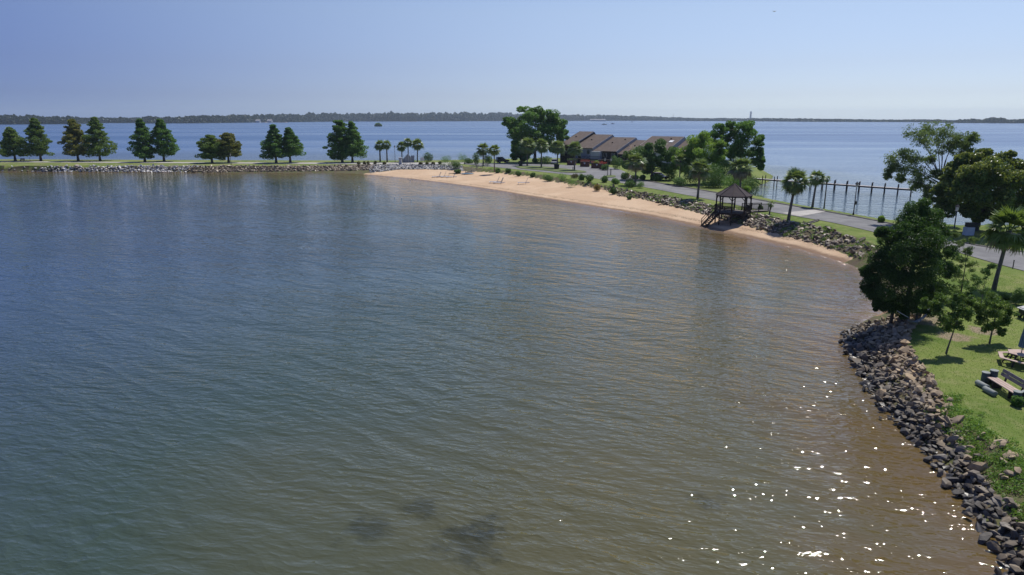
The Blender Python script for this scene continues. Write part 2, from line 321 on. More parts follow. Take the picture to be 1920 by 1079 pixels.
# ------------------------------------------------------------------ mesh helpers
def tag(o, label=None, cat=None, group=None, kind=None):
    for k, v in (('label', label), ('category', cat), ('group', group), ('kind', kind)):
        if v: o[k] = v
    return o
def link(name, me, mat=None, parent=None, loc=None):
    o = bpy.data.objects.new(name, me); COL.objects.link(o)
    if mat and not me.materials: me.materials.append(MATS[mat])
    if parent: o.parent = parent
    if loc is not None: o.location = loc
    return o
def empty(name, loc, rz=0, sc=1.):
    o = bpy.data.objects.new(name, None); COL.objects.link(o); o.location = loc; o.rotation_euler = (0, 0, rz); o.scale = (sc,) * 3; o.empty_display_size = .3
    return o
def npmesh(name, v, f, attrs=None, smooth_=False):
    v = np.asarray(v, np.float32); f = np.asarray(f, np.int32); me = bpy.data.meshes.new(name); k = f.shape[1]
    me.vertices.add(len(v)); me.vertices.foreach_set('co', v.ravel()); me.loops.add(f.size); me.loops.foreach_set('vertex_index', f.ravel())
    me.polygons.add(len(f)); me.polygons.foreach_set('loop_start', np.arange(0, f.size, k, dtype=np.int32))
    me.polygons.foreach_set('use_smooth', np.full(len(f), smooth_, bool))
    for nm, dom, arr in attrs or []:
        a = me.attributes.new(nm, 'FLOAT', dom); a.data.foreach_set('value', np.asarray(arr, np.float32).ravel())
    me.update(calc_edges=True); me.validate(); return me
class MB:
    def __init__(s): s.v = []; s.f = []
    def add(s, v, f): n = len(s.v); s.v += [tuple(x) for x in v]; s.f += [tuple(i + n for i in q) for q in f]; return s
    def box(s, c, d, rz=0., tilt=None):
        x, y, z = (q / 2 for q in d); M_ = Matrix.Rotation(rz, 3, 'Z')
        if tilt: M_ = M_ @ Matrix.Rotation(tilt[1], 3, tilt[0])
        vs = [Vector(c) + M_ @ Vector(p) for p in ((-x,-y,-z),(x,-y,-z),(x,y,-z),(-x,y,-z),(-x,-y,z),(x,-y,z),(x,y,z),(-x,y,z))]
        return s.add(vs, [(0,3,2,1),(4,5,6,7),(0,1,5,4),(1,2,6,5),(2,3,7,6),(3,0,4,7)])
    def tube(s, pts, rad, n=8, caps=True):
        pts = [Vector(p) for p in pts]; rad = rad if hasattr(rad, '__len__') else [rad] * len(pts); vs = []; m_ = len(pts)
        for i, p in enumerate(pts):
            t = (pts[min(i + 1, m_ - 1)] - pts[max(i - 1, 0)]).normalized()
            a = t.cross(Vector((0, 0, 1)) if abs(t.z) < .95 else Vector((1, 0, 0))).normalized(); b_ = t.cross(a)
            vs += [p + (a * math.cos(q * 2 * math.pi / n) + b_ * math.sin(q * 2 * math.pi / n)) * rad[i] for q in range(n)]
        fs = [(i * n + q, i * n + (q + 1) % n, (i + 1) * n + (q + 1) % n, (i + 1) * n + q) for i in range(m_ - 1) for q in range(n)]
        if caps: fs += [tuple(range(n))[::-1], tuple(range((m_ - 1) * n, m_ * n))]
        return s.add(vs, fs)
    def beam(s, a, b_, w, h):
        a, b_ = Vector(a), Vector(b_); t = (b_ - a); L = t.length; t.normalize(); sd_ = t.cross(Vector((0, 0, 1)))
        if sd_.length < .01: sd_ = Vector((1, 0, 0))
        sd_.normalize(); up = sd_.cross(t)
        vs = [p + sd_ * i * w / 2 + up * j * h / 2 for p in (a, b_) for i, j in ((-1,-1),(1,-1),(1,1),(-1,1))]
        return s.add(vs, [(0,1,2,3)[::-1],(4,5,6,7),(0,1,5,4),(1,2,6,5),(2,3,7,6),(3,0,4,7)])
    def prism(s, prof, x0, x1):   # profile in (y,z) extruded along x
        n = len(prof); vs = [(x0, y, z) for y, z in prof] + [(x1, y, z) for y, z in prof]
        return s.add(vs, [tuple(range(n))[::-1], tuple(range(n, 2 * n))] + [(i, (i + 1) % n, n + (i + 1) % n, n + i) for i in range(n)])
    def lathe(s, prof, n=12, c=(0, 0, 0)):
        vs = [(c[0] + r * math.cos(q * 2 * math.pi / n), c[1] + r * math.sin(q * 2 * math.pi / n), c[2] + z) for r, z in prof for q in range(n)]
        fs = [(i * n + q, i * n + (q + 1) % n, (i + 1) * n + (q + 1) % n, (i + 1) * n + q) for i in range(len(prof) - 1) for q in range(n)]
        return s.add(vs, fs + [tuple(range(n))[::-1], tuple(range((len(prof) - 1) * n, len(prof) * n))])
    def build(s, name, mat, parent=None, loc=None, sm=False, bevel=0):
        me = bpy.data.meshes.new(name); me.from_pydata(s.v, [], s.f); bm = bmesh.new(); bm.from_mesh(me); bmesh.ops.recalc_face_normals(bm, faces=bm.faces)
        if bevel: bmesh.ops.bevel(bm, geom=bm.edges[:], offset=bevel, segments=1, affect='EDGES')
        bm.to_mesh(me); bm.free()
        if sm: me.polygons.foreach_set('use_smooth', [True] * len(me.polygons))
        return link(name, me, mat, parent, loc)

# ------------------------------------------------------------------ ground
def axis(*segs):
    a = []
    for lo, hi, st in segs: a += list(np.arange(lo, hi, st))
    return np.array(a + [segs[-1][1]])
gx = axis((-700, -190, 30), (-190, -40, 1.5), (-40, 12, 1.1), (12, 62, .45), (62, 100, 1.5), (100, 420, 20))
gy = axis((-45, 12, 4), (12, 60, .42), (60, 130, .8), (130, 200, 1.4), (200, 209, 1.), (209, 218, .35), (218, 245, 1.), (245, 270, 2.5))
X_, Y_ = np.meshgrid(gx, gy); pts = np.c_[X_.ravel(), Y_.ravel()]
tzz, zone, dsh, dout = terrain(pts)
rx = .05 * hill(pts[:, 0], pts[:, 1], 1.1) + .04 * hill(pts[:, 0], pts[:, 1], .5, 2)
tzv = tzz + np.where((zone == 2), rx * 1.2, 0)
d1b, _ = pdist(pts, L1r[(Z1r > .2)]); isb = (d1b < 60) & (dsh + d1b > 1.2) & (d1b < np.interp(pts[:, 1], [50, 100, 150, 200], [4, 12, 40, 60])) & (pts[:, 1] > 50) & ~((pts[:, 1] > 190) & (pts[:, 0] < -42))
sand = ((zone <= 1) & isb).astype(float); soil = ((zone == 2) | ((zone <= 1) & ~isb)).astype(float)
pb = [(G(1850, 622, 1.2), 1.8), (G(1790, 632, 1.2), 1.8), (G(1730, 600, 1.2), 3.0), (G(1690, 600, 1.2), 2.5)]
bare_ = np.zeros(len(pts))
bare_ = np.where((pts[:, 1] > 195) & (pts[:, 0] < -10), .42, .0)
for p, r_ in pb: bare_ = np.maximum(bare_, np.clip(1.1 - np.hypot(*(pts - p).T) / r_, 0, .9))
nx = len(gx); ii = np.arange(len(gx) - 1)[None, :] + np.arange(len(gy) - 1)[:, None] * nx
Fq = np.stack([ii, ii + 1, ii + 1 + nx, ii + nx], -1).reshape(-1, 4)
fm = tzv[Fq].max(1) > -1.2; Fq = Fq[fm]; fz = np.median(zone[Fq], 1)
for nm, sel in (('beach', (fz < 1.5)), ('bank', (fz >= 1.5) & (fz < 2.5)), ('lawn', fz >= 2.5)):
    q = Fq[sel]; u_, inv = np.unique(q, return_inverse=True); vv = np.c_[pts[u_], tzv[u_]]
    me = npmesh(nm, vv, inv.reshape(-1, 4), [('sand', 'POINT', sand[u_]), ('soil', 'POINT', soil[u_]), ('shore', 'POINT', np.minimum(dsh, dout + 3)[u_]), ('bare', 'POINT', bare_[u_])], True)
    tag(link(nm, me, 'terrain'), kind='structure')

# water sheet
wx = axis((-4500, -1200, 600), (-1200, -200, 100), (-200, -40, 5), (-40, 10, 2.), (10, 60, .9), (60, 100, 4), (100, 1200, 100), (1200, 4500, 600))
wy = axis((-60, 10, 8), (10, 130, 1.1), (130, 250, 2.2), (250, 1000, 50), (1000, 6400, 400))
X_, Y_ = np.meshgrid(wx, wy); wp = np.c_[X_.ravel(), Y_.ravel()]; nearm = (abs(wp[:, 0]) < 260) & (wp[:, 1] < 320)
ws_ = np.full(len(wp), 120.); 
a_, _ = pdist(wp[nearm], L0); b_, _ = pdist(wp[nearm], O); ws_[nearm] = np.minimum(a_, b_ * 4 + 15)
nx = len(wx); ii = np.arange(len(wx) - 1)[None, :] + np.arange(len(wy) - 1)[:, None] * nx
sdy, _ = pdist(wp, L1r[(Z1r > .2)]); sdy0 = np.where(ws_ < 8, np.clip(1 - (sdy - 2) / np.interp(wp[:, 1], [50, 100, 150, 200], [5, 12, 36, 40]), 0, 1), 0)
sdy0 = np.where(sdy < np.interp(wp[:, 1], [50, 100, 150, 200], [6, 14, 40, 50]), 1., 0.) * (ws_ < 10) * (wp[:, 0] > -41)
Fw = np.stack([ii, ii + 1, ii + 1 + nx, ii + nx], -1).reshape(-1, 4)
tag(link('water', npmesh('water', np.c_[wp, np.zeros(len(wp))], Fw, [('shore', 'POINT', ws_), ('sandy', 'POINT', sdy0)], True), 'water'), kind='structure')
tag(MB().box((0, 3300, -4), (9500, 6000, .5)).build('lake_bed', 'far_sand'), kind='structure')

# roads: lofted between surveyed edges
def loft(name, near, far, mat, dz, n=6, kind='structure', kerb=None):
    A = smooth([GT(*p, dz) for p in near], 2); B = smooth([GT(*p, dz) for p in far], 2)
    m_ = len(A); t = np.linspace(0, 1, n + 1); Pp = A[:, None, :] * (1 - t)[None, :, None] + B[:, None, :] * t[None, :, None]
    Q = Pp.reshape(-1, 2); z = ztop(Q[:, 1]) + dz; ii = np.arange(n)[None, :] + np.arange(m_ - 1)[:, None] * (n + 1)
    Fr = np.stack([ii, ii + 1, ii + n + 2, ii + n + 1], -1).reshape(-1, 4)
    v = np.c_[Q, z]
    o = tag(link(name, npmesh(name, v, Fr), mat), kind=kind)
    for e, s_ in ((kerb or '')and [(c, 1 if c == 'far' else -1) for c in kerb] or []):
        E = B if e == 'far' else A; mbk = MB()
        E = resample(E, 1.0); T = shifted(E, .14 * s_); T2 = shifted(E, .0)
        zz = ztop(E[:, 1]) + .12; k = len(E)
        vs = [(*p, z_ - .25) for p, z_ in zip(T2, zz)] + [(*p, z_) for p, z_ in zip(T2, zz)] + [(*p, z_) for p, z_ in zip(T, zz)] + [(*p, z_ - .25) for p, z_ in zip(T, zz)]
        fs = [(a * k + i, a * k + i + 1, (a + 1) * k + i + 1, (a + 1) * k + i) for a in range(3) for i in range(k - 1)]
        mbk.add(vs, fs); tag(mbk.build('kerb', 'kerb_shaded'), kind='structure')
    return A, B
RN = [(870,308),(930,314),(980,319),(1040,325),(1090,331),(1130,337),(1180,346),(1240,357),(1340,376),(1420,393),(1500,407),(1560,417),(1632,434),(1700,448),(1760,462),(1845,488),(1919,508),(2050,540)]
RF = [(870,304.5),(935,307),(1000,307.5),(1060,309.5),(1110,311),(1160,315),(1196,337),(1250,345.5),(1347,362),(1407,372),(1480,385),(1540,395),(1597,405),(1671,419),(1740,437),(1821,459),(1914,471),(2050,490)]
loft('road', RN, RF, 'asphalt', .05, 10)
loft('kerb_shade_strip', RF[6:], [(a + 1.5, b - 1.0) for a, b in RF[6:]], 'kerb_shaded', .13, 1)  # kerb as a flat strip, its shadow put into the dark colour
loft('dike_path', [(-400,304),(0,304.3),(340,306.3),(640,308),(760,308),(872,308)], [(-400,302),(0,302.6),(340,304.6),(640,305.2),(760,305.2),(872,304.5)], 'concrete', .05, 4)
loft('speed_table', [(1466,399.5),(1500,406)], [(1538,392),(1552,396.5)], 'concrete', .075, 4)
def patch(name, px, mat, dz):
    w = smooth([GT(*p, dz) for p in px + [px[0]]], 2)[:-1]
    v = [(x, y, float(ztop(y)) + dz) for x, y in w] + [(x, y, float(ztop(y)) - .1) for x, y in w]; n = len(w)
    tag(MB().add(v, [tuple(range(n))] + [(i, (i + 1) % n, n + (i + 1) % n, n + i) for i in range(n)]).build(name, mat), kind='structure')
m, nt_, b = newmat('island_grass'); c = mixc(nt_, ramp(nt_, noise(nt_, .5), .35, .65), (.075, .12, .025), (.15, .17, .05)); nt_.links.new(mixc(nt_, ramp(nt_, noise(nt_, 6), .3, .7, 0, .4), c, (.04, .07, .015)), b.inputs['Base Color']); b.inputs['Roughness'].default_value = .95
patch('grass_island', [(966,312.5),(990,310.5),(1033,313),(1063,317),(1100,321),(1099,324),(1056,323.5),(1019,319),(975,316)], 'island_grass', .16)
patch('grass_island', [(1133,330),(1146,328),(1156,329.5),(1152,332.5),(1138,332.5)], 'island_grass', .16)

# ------------------------------------------------------------------ stones
def rockmesh(seed):
    r = np.random.default_rng(seed); bm = bmesh.new()
    p = r.normal(size=(15, 3)); p /= np.linalg.norm(p, axis=1)[:, None]; p *= np.array([1.15, .74, .5]) * r.uniform(.82, 1.05, (15, 1))
    for q in p: bm.verts.new(q)
    res = bmesh.ops.convex_hull(bm, input=bm.verts[:]); bmesh.ops.delete(bm, geom=[g_ for g_ in res['geom_interior'] if isinstance(g_, bmesh.types.BMVert)], context='VERTS')
    bmesh.ops.triangulate(bm, faces=bm.faces[:]); bmesh.ops.recalc_face_normals(bm, faces=bm.faces)
    me = bpy.data.meshes.new('stone'); bm.to_mesh(me); bm.free()
    v = np.array([x.co[:] for x in me.vertices]); f = np.array([x.vertices[:] for x in me.polygons]); return me, v, f
ROCKS = [rockmesh(i) for i in range(14)]
def rotm(n, tilt=.5):
    a = RNG.uniform(0, 2 * math.pi, n); t = RNG.normal(0, tilt, n); u = RNG.normal(0, tilt, n)
    ca, sa, ct, st, cu, su = np.cos(a), np.sin(a), np.cos(t), np.sin(t), np.cos(u), np.sin(u); z = np.zeros(n); o = np.ones(n)
    Rz = np.stack([ca, -sa, z, sa, ca, z, z, z, o], 1).reshape(-1, 3, 3); Rx = np.stack([o, z, z, z, ct, -st, z, st, ct], 1).reshape(-1, 3, 3); Ry = np.stack([cu, z, su, z, o, z, -su, z, cu], 1).reshape(-1, 3, 3)
    return Rz @ Rx @ Ry
def scatter(x0, x1, y0, y1, sp, cond):
    n = int((x1 - x0) * (y1 - y0) / sp ** 2); p = np.c_[RNG.uniform(x0, x1, n * 2), RNG.uniform(y0, y1, n * 2)][:n]
    gxx = np.arange(x0, x1, sp); gyy = np.arange(y0, y1, sp); A, B = np.meshgrid(gxx, gyy); p = np.c_[A.ravel(), B.ravel()] + RNG.uniform(-.45, .45, (A.size, 2)) * sp
    z, zo, d, do = terrain(p); k = cond(p, z, zo, d, do); return p[k], z[k]
def merged_rocks(name, p, z, size, mat, parent):
    V = []; Fc = []; T = []; n0 = 0; n = len(p); M_ = rotm(n); ch = RNG.integers(0, len(ROCKS), n); sc = size * RNG.uniform(.65, 1.5, n) * np.where(RNG.random(n) < .12, 1.4, 1)
    tt = RNG.random(n)
    for i in range(n):
        _, v, f = ROCKS[ch[i]]; w = (v * sc[i]) @ M_[i].T + [p[i, 0], p[i, 1], z[i] + sc[i] * .12]
        V.append(w); Fc.append(f + n0); n0 += len(w); T.append(np.full(len(f), tt[i]))
    o = link(name, npmesh(name, np.vstack(V), np.vstack(Fc), [('tint', 'FACE', np.concatenate(T))]), mat, parent); return tag(o, kind='stuff')
# near revetment
near_root = empty('rock_revetment', (20.5, 34, 0))
tag(near_root, 'bank of angular dark and tan boulders along the near right lawn', 'rock bank')
nrp = lambda p: np.c_[p[:, 0] - 20.5, p[:, 1] - 34]
p, z = scatter(12, 30, 6, 50, .29, lambda p, z, zo, d, do: (zo > 0) & (zo < 3) & (p[:, 1] < 49.5) | ((d > -.55) & (d < .6) & (p[:, 1] < 48.5) & (p[:, 1] > 6)))
# fewer stones where the weeds take over, high on the lower bank
_, zo_, dd_, _ = terrain(p); keep = ~((p[:, 1] < np.interp(dd_, [1, 2.2], [28, 33.5])) & (dd_ > 1.05) & (RNG.random(len(p)) < .85)); p, z, dd_ = p[keep], z[keep], dd_[keep]
ex = RNG.random(len(p)) < .45; p2 = p[ex] + RNG.normal(0, .2, (ex.sum(), 2)); z2 = z[ex] + .22
p = np.vstack([p, p2]); z = np.r_[z, z2]
# loose stones at the lawn edge
sz = RNG.uniform(.12, .27, len(p)) * np.where(RNG.random(len(p)) < .14, 1.5, 1)
scr = sz / np.hypot(p[:, 0], p[:, 1]); pxv = 960 + F * p[:, 0] / (p[:, 1] * cP + (H - z) * sP); scr = np.where(pxv > 1935, 0, scr)
order = np.argsort(-scr); M_ = rotm(len(p)); big = order[:295]
for me, _, _ in ROCKS:
    if not me.materials: me.materials.append(MATS['stone'])
for i in big:
    o = bpy.data.objects.new('stone', ROCKS[int(RNG.integers(0, 14))][0]); COL.objects.link(o); o.parent = near_root
    o.matrix_basis = Matrix.Translation((p[i, 0] - 20.5, p[i, 1] - 34, z[i] + sz[i] * .15)) @ Matrix(M_[i].tolist()).to_4x4() @ Matrix.Diagonal((sz[i],) * 3 + (1,))
rest = order[295:]; merged_rocks('small_stones', nrp(p[rest]), z[rest], .20, 'stone', near_root)
def pxof(p, z): return 960 + F * p[:, 0] / (p[:, 1] * cP + (H - z) * sP)
# middle revetment
mr = empty('rock_revetment', (38, 95, 0)); tag(mr, 'slope of brown and grey riprap between the beach and the road beside the gazebo', 'rock bank')
p, z = scatter(10, 48, 58, 165, .42, lambda p, z, zo, d, do: (zo == 2) & (p[:, 1] > 60) & (do > 4))
k = (pxof(p, z) > 1090) & (RNG.random(len(p)) < np.interp(pxof(p, z), [1090, 1120, 1190, 1260, 1560, 1620], [.15, .3, .5, .92, .92, .35])); p, z = p[k], z[k]
merged_rocks('riprap_stones', p - [38, 95], z, .30, 'stone_brown', mr)
# beach head riprap
br = empty('rock_revetment', (-30, 208, 0)); tag(br, 'grey riprap slope above the far end of the beach below the low hedge', 'rock bank')
p, z = scatter(-46, -6, 195, 222, .55, lambda p, z, zo, d, do: (zo == 2)); q = pxof(p, z); k = (q > 694) & (q < 868); merged_rocks('riprap_stones', p[k] - [-30, 208], z[k], .36, 'stone_grey', br)
# dike
dk = empty('rock_revetment', (-120, 212, 0)); tag(dk, 'white limestone riprap facing the left end of the dike', 'rock bank')
dk2 = empty('rock_revetment', (-70, 212, 0)); tag(dk2, 'tan and brown riprap facing the dike between the white stones and the beach', 'rock bank')
p, z = scatter(-175, -38, 203, 222, .45, lambda p, z, zo, d, do: (d > -.3) & ((zo == 1) | (zo == 2))); q = pxof(p, z); kk = RNG.random(len(p))
k = (q < 350 + 14 * RNG.normal(size=len(q))); merged_rocks('riprap_stones', p[k] - [-120, 212], z[k], .38, 'stone_pale', dk)
k2 = ~k & (q < 700); merged_rocks('riprap_stones', p[k2] - [-70, 212], z[k2], .36, 'stone_brown', dk2)

# ------------------------------------------------------------------ foliage
def unit(n):
    v = RNG.normal(size=(n, 3)); return v / np.linalg.norm(v, axis=1)[:, None]
def leaves(C, n, nrm, tint, size, aspect=.55, droop=0.):
    """rhombic leaf faces at C with outward directions nrm"""
    m_ = len(C); d = nrm * .7 + unit(m_) * .8; d /= np.linalg.norm(d, axis=1)[:, None]
    r = unit(m_); t = np.cross(d, r); t /= np.maximum(1e-5, np.linalg.norm(t, axis=1))[:, None]; t[:, 2] -= droop; t /= np.linalg.norm(t, axis=1)[:, None]; b = np.cross(d, t)
    s = (size * RNG.uniform(.6, 1.35, m_))[:, None]; a = s * .5; w = s * .5 * aspect
    fold = d * s * .12
    V = np.stack([C - t * a, C + b * w + fold, C + t * a, C - b * w + fold], 1).reshape(-1, 3)
    return V, np.arange(m_ * 4).reshape(-1, 4), tint
def crown_mesh(name, clusters, per, size, aspect=.55, droop=0., shell=.55, topbias=0.):
    """clusters: (x,y,z,rx,ry,rz)"""
    cl = np.array(clusters, float); n = len(cl); k = np.repeat(np.arange(n), per); u_ = unit(len(k)); rr = RNG.uniform(shell, 1.0, len(k)) ** .8
    C = cl[k, :3] + u_ * rr[:, None] * cl[k, 3:6]; ct = RNG.random(n)
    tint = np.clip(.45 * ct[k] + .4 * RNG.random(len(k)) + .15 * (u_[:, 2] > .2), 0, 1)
    V, Fq_, T = leaves(C, None, u_, tint, size, aspect, droop)
    return npmesh(name, V, Fq_, [('tint', 'FACE', T)])
def limbs(mb, base, tips, r0, fork=.35):
    for t in tips:
        a = Vector(base) if not callable(base) else Vector(base(t)); b_ = Vector(t); m_ = a.lerp(b_, .5) + Vector((0, 0, .06 * (b_ - a).length)) + Vector(np.random.default_rng(int(abs(t[0] * 997 + t[2] * 31)) % 9999).normal(0, .04, 3) * (b_ - a).length)
        mb.tube([a, m_, b_], [r0, r0 * .6, r0 * .18], 5, False)
def tree(name, label, base, h, trunk_r, clusters, per, size, leaf, group=None, lean=(0, 0), bark='bark', tips=None, trunk_top=.8, cat='tree', aspect=.55, droop=0., shell=.5, r_limb=None, extra_trunks=()):
    root = empty(name, base); tag(root, label, cat, group)
    mb = MB(); tt = trunk_top * h
    mb.tube([(0, 0, -.3), (lean[0] * .15, lean[1] * .15, tt * .12), (lean[0] * .5, lean[1] * .5, tt * .5), (lean[0], lean[1], tt)], [trunk_r * 1.5, trunk_r, trunk_r * .7, trunk_r * .2], 9)
    for (ex_, ey_, etx, ety, etz, er) in extra_trunks: mb.tube([(ex_, ey_, -.2), ((ex_ + etx) / 2 + .1, (ey_ + ety) / 2, etz * .5), (etx, ety, etz)], [er * 1.3, er, er * .4], 8)
    tips = clusters if tips is None else tips
    def att(t):
        zz = max(.18 * h, min(tt * .95, t[2] - .35 * math.hypot(t[0] - lean[0], t[1] - lean[1]))); f_ = zz / tt; return (lean[0] * f_, lean[1] * f_, zz)
    limbs(mb, att, [c[:3] for c in tips], r_limb or trunk_r * .28)
    mb.build('trunk', bark, root, sm=True)
    link('crown', crown_mesh('crown', clusters, per, size, aspect, droop, shell), leaf, root)
    return root
def cone_clusters(h, z0, W, n, prof, rc, flat=.55, cx=0.):
    out = []; lob = RNG.uniform(.8, 1.12, 7); tier = RNG.uniform(.86, 1.12, 9)
    for i in range(n):
        t = (i + .5) / n; t = t ** .9; z = z0 + (h - z0 - rc * .3) * t; a = i * 2.399 + RNG.uniform(-.5, .5); Rr = W * prof(t) * lob[int(a / 6.2832 * 7) % 7] ** .6 * tier[min(8, int(t * 9))]
        q = RNG.uniform(.3, 1.0); rcl = rc * RNG.uniform(.65, 1.25) * (1 - .45 * t); rr = Rr * q * .93
        out.append((cx * t + rr * math.cos(a), rr * math.sin(a), z + RNG.uniform(-.35, .35) - .12 * rr, rcl * 1.3, rcl * 1.3, rcl * flat))
    for t in np.linspace(0.05, .92, 9): Rr = W * prof(t) * .66; out.append((cx * t, 0, z0 + (h - z0) * t, Rr, Rr, (h - z0) * .085))
    return out
bell = lambda t: max(.10, (1 - t) ** .72 * (1 + .25 * math.sin(t * 3.1)) * (.72 + .28 * min(1, t / .12)))
wide = lambda t: max(.12, math.sqrt(max(0, 1 - (max(0, t - .22) / .8) ** 2)) * (.75 + .25 * min(1, t / .2)))
pillar = lambda t: max(.14, (1 - t ** 2.2) * (.8 + .2 * min(1, t / .15)))
CY = [  # base x, base y, top y, x0, x1, crown bottom y, profile, leaf, label
 (29,302.5,238,-4,59,292,bell,'cypress_leaf','short broad conical cypress at the left edge of the dike, lowest branches skirting the path'),
 (77,302,221,45,103,291,bell,'cypress_leaf','tall tiered cypress second from the left on the dike, over a narrow bare trunk'),
 (147,302,223,116,177,290,bell,'cypress_leaf_rust','rust-tinged cypress with a gap in its crown, left one of the second pair'),
 (188,302,220,160,219,292,bell,'cypress_leaf','tall full cypress with olive crown, right one of the second pair'),
 (272,304,223,248,297,296,pillar,'cypress_leaf_green','narrow dark green cypress standing forward on the grass, left of the third pair'),
 (308,303,223,286,339,290,bell,'cypress_leaf_green','cone-shaped dark green cypress, right of the third pair on the dike'),
 (398,306,253,375,427,296,wide,'cypress_leaf','low round-topped cypress, left one of the shortest pair on the dike'),
 (429,305.5,249,412,456,293,wide,'cypress_leaf_rust','low olive and orange tinged cypress, right one of the shortest pair'),
 (518,306,235,490,541,296,bell,'cypress_leaf_green','dark green cypress with a jutting left branch, on the left of the fourth pair'),
 (544.5,305.5,239,528,575,291,bell,'cypress_leaf_green','lighter cypress with spreading right side, on the right of the fourth pair'),
 (642,305,225,611,664,299,wide,'cypress_leaf_green','largest dark cypress on the dike, foliage hanging almost to the ground'),
 (661,305,229,648,690,293,bell,'broad_leaf','bright green cypress touching the largest one, nearest to the dike palms')]
for bx, by, ty, x0, x1, cby, prof, leaf, lab in CY:
    p = GT(bx, by); Y = p[1]; z = float(ztop(Y)); k = Y / F * 1.0; h = Zat(bx, ty, Y) - z; z0 = Zat(bx, cby, Y) - z + .3; W = (x1 - x0) / 2 * k; cx = ((x0 + x1) / 2 - bx) * k
    cl = cone_clusters(h, z0, W, 105, prof, 1.15, .6); cl = [(c[0] + cx * (1 - c[2] / h * .8), *c[1:]) for c in cl]
    tree('cypress_tree', lab, (p[0], Y, z), h, .33, cl, 150, .42, leaf, 'trees in pairs along the dike', trunk_top=.9, aspect=.6, r_limb=.07)

# palms ------------------------------------------------------------------
def frond_mesh(seed, L=1.0, nl=15, droop=.5, fan=1.25):
    """fan leaf on a stem along +x, length about L"""
    r = np.random.default_rng(seed); V = []; Fc = []; T = []
    def quad(a, b, w0, w1, t):
        a, b = Vector(a), Vector(b); sdv = (b - a).cross(Vector((0, 0, 1))).normalized(); n = len(V)
        V.extend([a - sdv * w0, a + sdv * w0, b + sdv * w1, b - sdv * w1]); Fc.append((n, n + 1, n + 2, n + 3)); T.append(t)
    hub = Vector((L * .45, 0, .06 * L)); quad((0, 0, 0), hub, .02, .014, .9)
    for i in range(nl):
        a = (i / (nl - 1) - .5) * 2 * fan; ln = L * (.62 - .14 * abs(a)) * r.uniform(.85, 1.1); d = Vector((math.cos(a), math.sin(a), .05)); m_ = hub + d * ln * .55; m_.z -= droop * ln * .10
        e = hub + d * ln; e.z -= droop * ln * r.uniform(.45, .75); t = r.uniform(.2, 1)
        quad(hub, m_, .012 * L, .042 * L, t); quad(m_, e, .042 * L, .004, t * .9)
    return npmesh('frond', [tuple(v) for v in V], Fc, [('tint', 'FACE', T)])
FR = {}
for mt in ('frond_green', 'frond_bright', 'frond_dry'):
    FR[mt] = [frond_mesh(s_, droop=dr) for s_, dr in ((1, .35), (2, .7), (3, 1.1))]
    for me in FR[mt]: me.materials.append(MATS[mt])
def palm(label, bx, by, topy, crownw, lean=(0, 0), mt='frond_green', parts=True, nf=38, trunk_r=.2, depthz=None, group='sabal palms', skirt=.25, name='palm_tree', hd=.44):
    p = GT(bx, by) if depthz is None else G(bx, by, depthz); Y = p[1]; z = float(ztop(Y)) if depthz is None else depthz
    k = Y / F; Rc = crownw / 2 * k; h = Zat(bx, topy, Y) - z; hc = h - Rc * .95
    root = empty(name, (p[0], Y, z)); tag(root, label, 'palm tree', group)
    tr = trunk_r
    MB().tube([(0, 0, -.3), (lean[0] * .2, lean[1] * .2, hc * .25), (lean[0] * .6, lean[1] * .6, hc * .65), (lean[0], lean[1], hc)], [tr * 1.25, tr * .95, tr * .85, tr * .9], 9).build('trunk', 'palm_bark', root, sm=True)
    MB().lathe([(tr * .9, -.6), (tr * 1.45, -.3), (tr * 1.6, 0), (tr * .8, .35)], 9).build('boot', 'rust_bush' if False else 'palm_bark', root, (lean[0], lean[1], hc), True)
    JV = []; JF = []; JT = []; n0 = 0
    for i in range(nf):
        t = (i + .5) / nf; el = R(80 - 135 * t ** .85 + RNG.uniform(-9, 9)); az = i * 2.39996 + RNG.uniform(-.3, .3)
        kind = mt if t < 1 - skirt * RNG.uniform(.5, 1.2) else 'frond_dry'; me = FR[kind][0 if t < .35 else 1 if t < .75 else 2]
        sc = Rc * RNG.uniform(.88, 1.08) * (1.0 if t < .8 else .82)
        Mx = Matrix.Translation((lean[0], lean[1], hc + .15)) @ Matrix.Rotation(az, 4, 'Z') @ Matrix.Rotation(-el, 4, 'Y') @ Matrix.Rotation(RNG.uniform(-.5, .5), 4, 'X') @ Matrix.Diagonal((sc, sc, sc, 1))
        if parts:
            o = bpy.data.objects.new('frond', me); COL.objects.link(o); o.parent = root; o.matrix_basis = Mx
        else:
            v = np.array([x.co[:] for x in me.vertices]) @ np.array(Mx.to_3x3()).T + np.array(Mx.translation); f = np.array([x.vertices[:] for x in me.polygons]); JV.append(v); JF.append(f + n0); n0 += len(v)
            a = np.zeros(len(f), np.float32); me.attributes['tint'].data.foreach_get('value', a); JT.append(a)
    if not parts: link('crown', npmesh('crown', np.vstack(JV), np.vstack(JF), [('tint', 'FACE', np.concatenate(JT))]), mt, root)
    return root
palm('palm at the left of the two-palm cluster beside the large dike cypress', 713, 304, 263, 24, parts=False, trunk_r=.26, skirt=.05, nf=46)
palm('right palm of the two-palm cluster, left of the dike lamp post', 726, 304.5, 263, 21, parts=False, trunk_r=.24, skirt=.05, nf=46)
palm('short palm on the left of the three palms by the white gate', 754, 304, 266, 22, parts=False, skirt=.05, nf=46)
palm('palm in the middle of the three by the white gate, behind the gate panels', 766, 304.5, 259, 21, parts=False, skirt=.05, nf=46)
palm('tall palm on the right of the three by the white gate, crown leaning right', 782.5, 304, 260, 26, (.3, 0), parts=False, skirt=.05, nf=46)
palm('palm above the wooden beach stairs, half hidden by shrubs', 906, 311, 268, 30, parts=False, nf=44)
